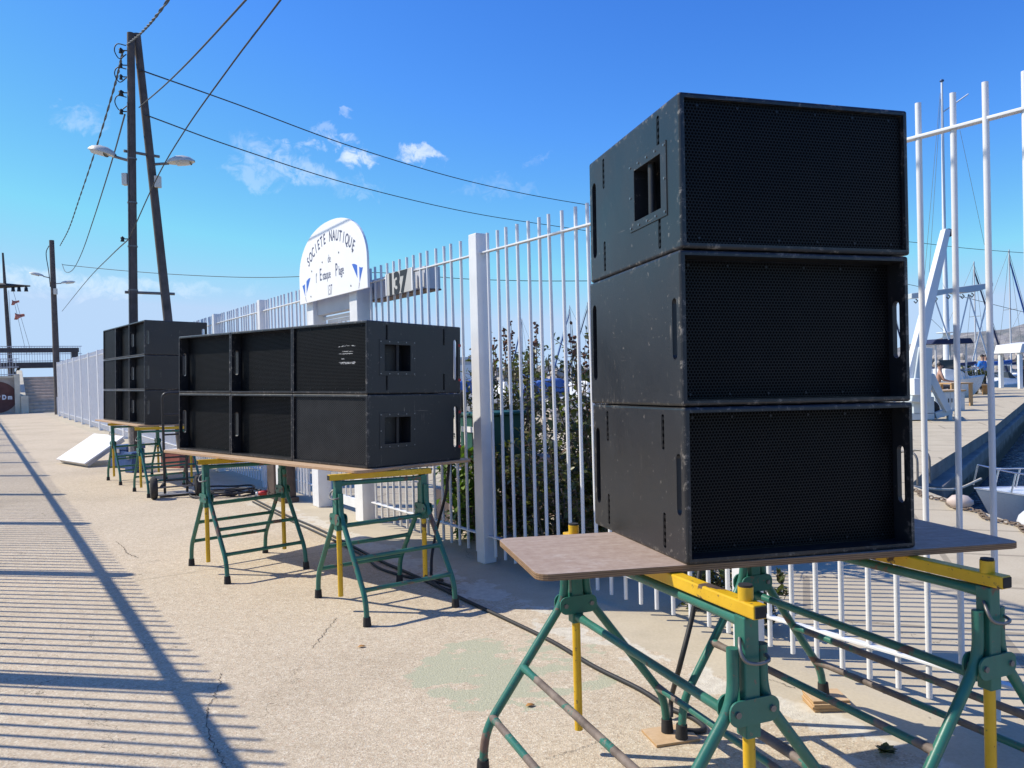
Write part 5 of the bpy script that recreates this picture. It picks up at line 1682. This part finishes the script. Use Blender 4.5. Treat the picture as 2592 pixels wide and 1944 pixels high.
# boat crane on the jetty
CY = 20.3
cb0 = V(2338, 1060, CY)
cr = thing('boat_crane', 'white slewing boat crane with a sloping boom standing on the jetty', 'crane', (cb0.x, CY, 0))
O_ = Vector((cb0.x, CY, 0))
def cz(u, v, dy=0.0):
    return V(u, v, CY + dy) - O_
def beam4(mb, a, b, wa_, wb_, d):
    """tapered box beam in the picture's plane"""
    t_ = (b - a).normalized(); s_ = t_.cross(Vector((0, 1, 0))).normalized(); y_ = Vector((0, d / 2, 0))
    vs = []
    for p, w_ in ((a, wa_), (b, wb_)):
        for i, j in ((-1, -1), (1, -1), (1, 1), (-1, 1)):
            vs.append(p + s_ * (i * w_ / 2) + y_ * j)
    mb.add(vs, [(0, 1, 2, 3), (7, 6, 5, 4), (4, 5, 1, 0), (5, 6, 2, 1), (6, 7, 3, 2), (7, 4, 0, 3)])
bmm = MB(); beam4(bmm, cz(2304, 960), cz(2394, 582), 0.30, 0.15, 0.24); bo = bmm.build('boom', M_craneb, cr, bevel=0.012)
MB().lathe([(0.0, -0.05), (0.11, -0.05), (0.09, 0.0), (0.11, 0.05), (0.0, 0.05)], cz(2399, 590), 14, Matrix.Rotation(PI / 2, 4, 'X')).build('sheave', M_dark, bo)
bmm = MB(); beam4(bmm, cz(2322, 1018), cz(2334, 880), 0.50, 0.34, 0.40); bmm.build('mast', M_cranes, cr, bevel=0.015)
bmm = MB(); beam4(bmm, cz(2352, 950), cz(2398, 1040), 0.20, 0.14, 0.18); bmm.build('brace', M_cranes, cr, bevel=0.01)
def pbox(u0, v0, u1, v1, dep, dy=0):
    a, b = cz(u0, v0, dy), cz(u1, v1, dy)
    return MB().box(((a.x + b.x) / 2, dep / 2 + dy, (a.z + b.z) / 2), (abs(b.x - a.x), dep, abs(b.z - a.z)))
pbox(2312, 1006, 2366, 1048, 0.7).build('counterweight', M_cranes, cr, bevel=0.015)
pbox(2300, 1046, 2366, 1062, 0.9).build('turntable', M_cranes, cr, bevel=0.01)
pbox(2314, 958, 2330, 1000, 0.3, -0.35).build('control_cabinet', M_craneb, cr, bevel=0.012)
fr = MB(); fr.bar(cz(2366, 1052, 0.1), cz(2405, 1040, 0.1), 0.14, 0.16); fr.bar(cz(2366, 1052, 1.2), cz(2405, 1040, 1.2), 0.14, 0.16); fr.bar(cz(2405, 1040, 0.1), cz(2405, 1040, 1.2), 0.12, 0.16)
fr.build('outrigger', M_cranes, cr)
for u, dy in ((2403, 0.1), (2384, 1.2)):
    p = cz(u, 1046, dy)
    MB().box((p.x, dy, p.z / 2), (0.10, 0.10, p.z)).build('leg', M_cranes, cr)
for u in (2325, 2352, 2378):
    p = cz(u, 1070)
    w_ = MB().lathe([(0.08, -0.09), (0.24, -0.09), (0.26, 0.0), (0.24, 0.09), (0.08, 0.09)], (p.x, 0.5, 0.26), 18, Matrix.Rotation(PI / 2, 4, 'X')).build('wheel', M_tyre, cr)
sb = thing('lifting_beam', 'pale grey boat lifting beam with shackles hanging from the crane', 'lifting beam', (V(2420, 740, 21.2).x, 21.2, V(2420, 740, 21.2).z))
O2 = Vector(sb.location)
def sz(u, v):
    return V(u, v, 21.2) - O2
q = MB()
top = [sz(2300, 744), sz(2345, 738), sz(2420, 728), sz(2470, 721), sz(2505, 717)]
bot = [sz(2505, 726), sz(2470, 738), sz(2440, 742), sz(2405, 742), sz(2365, 750), sz(2300, 757)]
poly = [(p.x, p.z) for p in bot[::-1]] + [(p.x, p.z) for p in top[::-1]]
q.prism(poly, -0.16, 0.16, M=MXZ)
q.build('beam', M_cranes, sb, bevel=0.01)
hk = MB()
for u, v in ((2318, 757), (2368, 752), (2400, 746), (2436, 745), (2460, 742), (2502, 728)):
    p = sz(u, v)
    hk.tube([p, p + Vector((0.05, 0, -0.05)), p + Vector((0.0, 0, -0.11)), p + Vector((-0.05, 0, -0.06))], 0.016, 6)
hk.build('shackle', M_steel, sb)
sl_ = MB()
for a, b in (((2366, 755), (2402, 860)), ((2452, 745), (2500, 905)), ((2506, 728), (2462, 915)), ((2452, 745), (2428, 850))):
    sl_.bar(sz(*a), sz(*b), 0.035, 0.012)
sl_.build('sling', M_craneb, sb)
MY = 36.0
p = V(2398, 965, MY)
sm = thing('signal_mast', 'very tall white signal mast with a gaff rising above the right fence bars', 'mast', (p.x, MY, 0))
O3 = Vector((p.x, MY, 0))
def mz(u, v):
    return V(u, v, MY) - O3
MB().tube([(0, 0, 0), mz(2396, 845)], [0.17, 0.15], 12).build('lower_mast', M_craneb, sm)
MB().tube([mz(2396, 845), mz(2390, 600), mz(2384, 208)], [0.13, 0.085, 0.045], 10).build('upper_mast', M_craneb, sm)
MB().lathe([(0.0, -0.03), (0.42, -0.02), (0.42, 0.02), (0.0, 0.03)], mz(2396, 842), 16).build('platform', M_craneb, sm)
MB().cyl(mz(2386, 284), mz(2451, 238), 0.03, 8).build('gaff', M_craneb, sm)
MB().lathe([(0.0, -0.02), (0.10, 0.0), (0.07, 0.08), (0.0, 0.10)], mz(2384, 206), 10).build('truck_cap', M_hullb, sm)
ln_ = MB()
for a, b in (((2380, 235), (2340, 700)), ((2430, 330), (2492, 620)), ((2381, 250), (2352, 690)), ((2396, 845), (2350, 800))):
    ln_.tube([mz(*a), mz(*b)], 0.009, 4)
ln_.build('stay', M_steel, sm)

# furniture on the jetty
M_ply = M_board2
JY = 23.9
def jbox(name, label, cat, u0, u1, v0, y, dep, m_):
    a, b = V(u0, v0, y), V(u1, v0, y)
    return (a, b)
a, b = V(2366, 992, JY), V(2442, 992, JY)
jc = thing('jetty_cabinet', 'light grey service cabinet with double doors standing on the jetty', 'cabinet', ((a.x + b.x) / 2, JY + 0.35, 0))
wd, hh = b.x - a.x, a.z
MB().box((0, 0, hh / 2), (wd, 0.7, hh)).build('body', M_cranes, jc, bevel=0.01)
MB().box((0, 0, hh + 0.02), (wd + 0.06, 0.78, 0.04)).build('top', M_pad, jc, bevel=0.006)
for s_ in (-1, 1):
    d_ = MB().box((s_ * wd * 0.24, -0.357, hh / 2), (wd * 0.46, 0.012, hh * 0.90)).build('door', M_cranes, jc)
    MB().box((s_ * 0.05, -0.372, hh * 0.55), (0.02, 0.02, 0.12)).build('handle', M_dark, d_)
a, b = V(2408, 972, 26.5), V(2464, 972, 26.5)
jt_ = thing('wooden_table', 'wooden topped outdoor table standing on the jetty behind the grey cabinet', 'table', ((a.x + b.x) / 2, 26.9, 0))
wd = b.x - a.x
MB().box((0, 0, 0.755), (wd, 0.8, 0.05)).build('table_top', M_pad, jt_, bevel=0.006)
for x in (-wd / 2 + 0.06, wd / 2 - 0.06):
    for y in (-0.34, 0.34):
        MB().box((x, y, 0.365), (0.09, 0.09, 0.73)).build('leg', M_pad, jt_)
bn = thing('wooden_bench', 'low wooden bench on the jetty at the feet of the person in blue', 'bench', (V(2468, 975, 35).x, 35, 0))
MB().box((0, 0, 0.42), (1.1, 0.4, 0.06)).build('seat', M_pad, bn)
for x in (-0.45, 0.45):
    MB().box((x, 0, 0.195), (0.08, 0.36, 0.39)).build('leg', M_pad, bn)
shrub('round dark green bush in a planter beside the person in blue', Vector((V(2456, 960, 36).x, 36, 0.0)), 1.15, 0.75, 16, 0.11, 0, None, 1.4, 'bushes on the jetty', 0.02)
aw = thing('awning_frame', 'white post and canvas awning at the right edge of the jetty', 'awning', (V(2608, 960, 41).x, 41, 0))
for x in (-0.52, 1.6):
    MB().box((x, 0, 0.95), (0.18, 0.18, 1.9)).build('post', M_craneb, aw, bevel=0.01)
    MB().box((x, 1.6, 0.95), (0.18, 0.18, 1.9)).build('post', M_craneb, aw, bevel=0.01)
MB().prism([(-0.72, 1.85), (1.8, 1.85), (1.7, 2.25), (0.5, 2.42), (-0.6, 2.30)], -0.3, 1.9, M=Matrix(((1, 0, 0, 0), (0, 0, 1, 0), (0, 1, 0, 0), (0, 0, 0, 1)))).build('canvas_roof', M_panel, aw, bevel=0.03)

# breakwater
bk = MB()
prof = [(-7.0, -3.0), (-5.0, -0.6), (-1.6, 1.25), (1.6, 1.35), (4.5, -0.6), (7, -3)]
X0, X1 = -60, 140
for i in range(len(prof) - 1):
    (y0, z0), (y1, z1) = prof[i], prof[i + 1]
    bk.add([(X0, 98 + y0, z0), (X1, 98 + y0, z0), (X1, 98 + y1, z1), (X0, 98 + y1, z1)], [(0, 1, 2, 3)])
tag(bk.build('breakwater_core', M_rock), kind='structure')
rr = random.Random(4)
for layer, (yy, zz, smin, smax) in enumerate(((-4.6, -0.7, 1.1, 2.0), (-3.3, 0.15, 1.1, 2.1), (-2.2, 0.95, 1.0, 2.0), (-0.8, 1.55, 1.0, 2.1))):
    x = -19.0 + rr.random()
    while x < 68:
        s_ = rr.uniform(smin, smax)
        rock(ROCKS[rr.randrange(8)], (x, 98 + yy + rr.uniform(-0.4, 0.4), zz + rr.uniform(-0.25, 0.35)), (s_ * rr.uniform(0.9, 1.4), s_, s_ * rr.uniform(0.65, 1.0)), 'pale limestone boulder of the harbour breakwater', 'breakwater boulders', (rr.uniform(-0.5, 0.5), rr.uniform(-0.5, 0.5), rr.uniform(0, 6)))
        x += s_ * rr.uniform(0.72, 0.98)

# rocky hill on the far shore
def f_hill(t, b):
    co = obj_co(t)
    n = noise(t, co, 0.03, 8, 0.68)
    c = ramp(t, n, [(0.32, (0.10, 0.115, 0.085)), (0.5, (0.20, 0.18, 0.15)), (0.62, (0.36, 0.32, 0.28)), (0.8, (0.44, 0.40, 0.36))])
    t.links.new(mixc(t, 0.22, c, (0.30, 0.36, 0.45)), b.inputs['Base Color'])  # distance haze put into the rock colour as an even blue-grey tint
    set_bump(t, b, noise(t, co, 0.12, 7, 0.7), 0.9, 6.0)
M_hill = mat('limestone_hillside', f_hill, rough=0.95)
hm = MB()
nx, ny = 70, 14
from mathutils import noise as mn
vs = []
for j in range(ny + 1):
    for i in range(nx + 1):
        x = 480 + i * 14.0
        y = 900 + j * 40
        u = (x - 500) / 980
        ridge = 150 * max(0, u) ** 0.62 * math.sin(PI * min(1, j / ny) ** 0.7)
        z = ridge * (0.8 + 0.45 * mn.fractal(Vector((x * 0.006, y * 0.006, 1.3)), 1.0, 2.1, 6)) - 2
        vs.append((x, y, max(z, -2)))
hm.add(vs, [(j * (nx + 1) + i, j * (nx + 1) + i + 1, (j + 1) * (nx + 1) + i + 1, (j + 1) * (nx + 1) + i) for j in range(ny) for i in range(nx)], False)
tag(hm.build('hill', M_hill), kind='structure')

# ------------------------------------------------------------------ people
M_skin = simple('skin', (0.42, 0.24, 0.17), 0.55, 0.08)
M_hair = simple('dark_hair', (0.02, 0.016, 0.013), 0.6, 0.2, 20)
M_trs = simple('dark_trousers', (0.03, 0.032, 0.045), 0.8, 0.2, 8)
def skin_obj(name, joints, edges, m_, parent, sub=1, root_i=0):
    me = bpy.data.meshes.new(name)
    me.from_pydata([j[0] for j in joints], edges, [])
    me.materials.append(m_)
    o = bpy.data.objects.new(name, me)
    C.objects.link(o)
    if parent is not None:
        o.parent = parent
    sk = o.modifiers.new('skin', 'SKIN')
    sk.use_smooth_shade = True
    if not me.skin_vertices:
        me.attributes.new  # layer is made by the modifier on evaluation
    bm = bmesh.new(); bm.from_mesh(me)
    lay = bm.verts.layers.skin.verify()
    for i, v in enumerate(bm.verts):
        r = joints[i][1]
        v[lay].radius = r if isinstance(r, tuple) else (r, r)
        v[lay].use_root = (i == root_i)
    bm.to_mesh(me); bm.free()
    ss = o.modifiers.new('smooth', 'SUBSURF'); ss.levels = sub; ss.render_levels = sub
    return o
def person(label, loc, yaw, shirt, trousers, sit=False, arms='down', bare=False, sleeve=None):
    root = thing('person', label, 'person', loc, (0, 0, yaw))
    J, E_ = [], []
    def add(p, r, par=None):
        J.append((Vector(p), r)); i = len(J) - 1
        if par is not None:
            E_.append((par, i))
        return i
    zp = 0.95 if not sit else 0.50
    lean = 0.0 if not sit else 0.10
    pel = add((0, 0, zp), (0.155, 0.105))
    waist = add((0, lean * 0.4, zp + 0.16), (0.135, 0.095), pel)
    chest = add((0, lean, zp + 0.38), (0.165, 0.105), waist)
    neck0 = add((0, lean, zp + 0.52), (0.075, 0.065), chest)
    neck1 = add((0, lean + 0.01, zp + 0.58), (0.052, 0.055), neck0)
    h1 = add((0, lean + 0.015, zp + 0.655), (0.068, 0.082), neck1)
    h2 = add((0, lean + 0.012, zp + 0.74), (0.076, 0.092), h1)
    h3 = add((0, lean + 0.005, zp + 0.80), (0.055, 0.062), h2)
    arms_i, legs_i = [], []
    for s_ in (-1, 1):
        sh = add((s_ * 0.185, lean, zp + 0.475), 0.062, chest)
        if arms == 'down':
            el = add((s_ * 0.255, -0.02 + lean, zp + 0.20), 0.044, sh); wr = add((s_ * 0.265, 0.05 + lean, zp - 0.04), 0.030, el)
            hd = add((s_ * 0.262, 0.075, zp - 0.13), (0.024, 0.042), wr); ft = [(s_ * 0.262 + 0.0, 0.075 + 0.022 * (k - 1.5), zp - 0.21 + 0.008 * abs(k - 1)) for k in range(4)]
        else:
            el = add((s_ * 0.24, 0.10 + lean, zp + 0.22), 0.044, sh); wr = add((s_ * 0.16, 0.32 + lean, zp + 0.16), 0.030, el)
            hd = add((s_ * 0.13, 0.40 + lean, zp + 0.16), (0.040, 0.022), wr); ft = [(s_ * 0.13 + 0.022 * (k - 1.5), 0.475 + lean - 0.006 * abs(k - 1), zp + 0.15) for k in range(4)]
        for p in ft:
            m1 = add((Vector(J[hd][0]) * 0.5 + Vector(p) * 0.5), 0.0095, hd); add(p, 0.0075, m1)
        tp = Vector(J[hd][0]) + Vector((-s_ * 0.03, 0.045, -0.02)); add(tp, 0.0095, hd)
        arms_i.append((sh, el, wr))
        hip = add((s_ * 0.095, 0, zp - 0.06), 0.090, pel)
        if sit:
            kn = add((s_ * 0.13, 0.43, zp - 0.02), 0.062, hip); an = add((s_ * 0.13, 0.45, 0.09), 0.040, kn)
        else:
            kn = add((s_ * 0.115, 0.03, 0.50), 0.062, hip); an = add((s_ * 0.125, -0.02, 0.09), 0.040, kn)
        hl = J[an][0]
        toe = add((hl.x + s_ * 0.02, hl.y + 0.17, 0.035), (0.042, 0.03), an)
        legs_i.append((hip, kn, an, toe))
    skin_obj('body', J, E_, M_skin, root, 1, pel)
    def sub(name, idx, edges, grow, m_, r0):
        mp = {k_: n_ for n_, k_ in enumerate(idx)}
        jj = []
        for k_ in idx:
            r = J[k_][1]; r = r if isinstance(r, tuple) else (r, r)
            jj.append((J[k_][0], (r[0] + grow, r[1] + grow)))
        return skin_obj(name, jj, [(mp[a], mp[b]) for a, b in edges], m_, root, 1, mp[r0])
    (s0, e0, w0), (s1, e1, w1) = arms_i
    if not bare:
        idx = [pel, waist, chest, neck0, s0, s1, e0, e1]
        ed = [(pel, waist), (waist, chest), (chest, neck0), (chest, s0), (chest, s1), (s0, e0), (s1, e1)]
        sub('shirt', idx, ed, 0.016, shirt, pel)
        if sleeve:
            for a, b in ((e0, w0), (e1, w1)):
                sub('sleeve', [a, b], [(a, b)], 0.012, sleeve, a)
    (h0, k0, a0, t0_), (h1_, k1, a1, t1_) = legs_i
    sub('trousers', [pel, h0, k0, a0, h1_, k1, a1], [(pel, h0), (h0, k0), (k0, a0), (pel, h1_), (h1_, k1), (k1, a1)], 0.014, trousers, pel)
    for a, t_ in ((a0, t0_), (a1, t1_)):
        sub('shoe', [a, t_], [(a, t_)], 0.010, M_dark, a)
    hc = Vector(J[h2][0])
    hb = MB()
    prof = [(0.0, 0.098), (0.045, 0.090), (0.078, 0.060), (0.092, 0.020), (0.088, -0.02)]
    hb.lathe(prof, hc + Vector((0, -0.018, 0.018)), 14)
    hb.build('hair', M_hair, root)
    fc = MB()
    fc.box(hc + Vector((0, 0.098, -0.025)), (0.024, 0.03, 0.04), taper=0.5)
    for s_ in (-1, 1):
        fc.box(hc + Vector((s_ * 0.079, 0.0, -0.02)), (0.016, 0.035, 0.055))
    fc.build('nose_and_ears', M_skin, root, bevel=0.004)
    ey = MB()
    for s_ in (-1, 1):
        ey.lathe([(0, -0.008), (0.009, 0), (0, 0.008)], hc + Vector((s_ * 0.032, 0.087, 0.0)), 8)
    ey.box(hc + Vector((0, 0.090, -0.070)), (0.045, 0.012, 0.010))
    ey.build('eyes_and_mouth', M_hair, root)
    return root
M_bluesh = simple('bright_blue_top', (0.05, 0.24, 0.66), 0.8, 0.08)
M_palesl = simple('pale_sleeves', (0.60, 0.66, 0.66), 0.8, 0.08)
M_greysh = simple('olive_top', (0.16, 0.20, 0.17), 0.8, 0.1)
pp = G(2488, 991)
person('person in a bright blue top and dark trousers standing on the jetty', (pp.x, pp.y, 0), PI + 0.35, M_bluesh, M_trs, sleeve=M_palesl)
person('person in pale sleeves standing just behind the person in blue', (pp.x + 0.62, pp.y + 0.75, 0), PI - 0.4, M_palesl, M_trs)
ps = V(2372, 985, 29.0)
person('dark haired person sitting bare-shouldered on the jetty behind the boat crane', (ps.x, 29.0, 0.12), PI + 1.2, M_skin, M_trs, sit=True, arms='front', bare=True)
st_ = thing('stool', 'low box stool under the sitting person on the jetty', 'stool', (ps.x, 29.0, 0))
MB().box((0, 0, 0.235), (0.46, 0.40, 0.47)).build('seat', M_pad, st_, bevel=0.01)
pe = V(2586, 975, 43.0)
person('person in an olive top under the white awning at the right edge', (pe.x, 43.0, 0), PI, M_greysh, M_trs, arms='front')
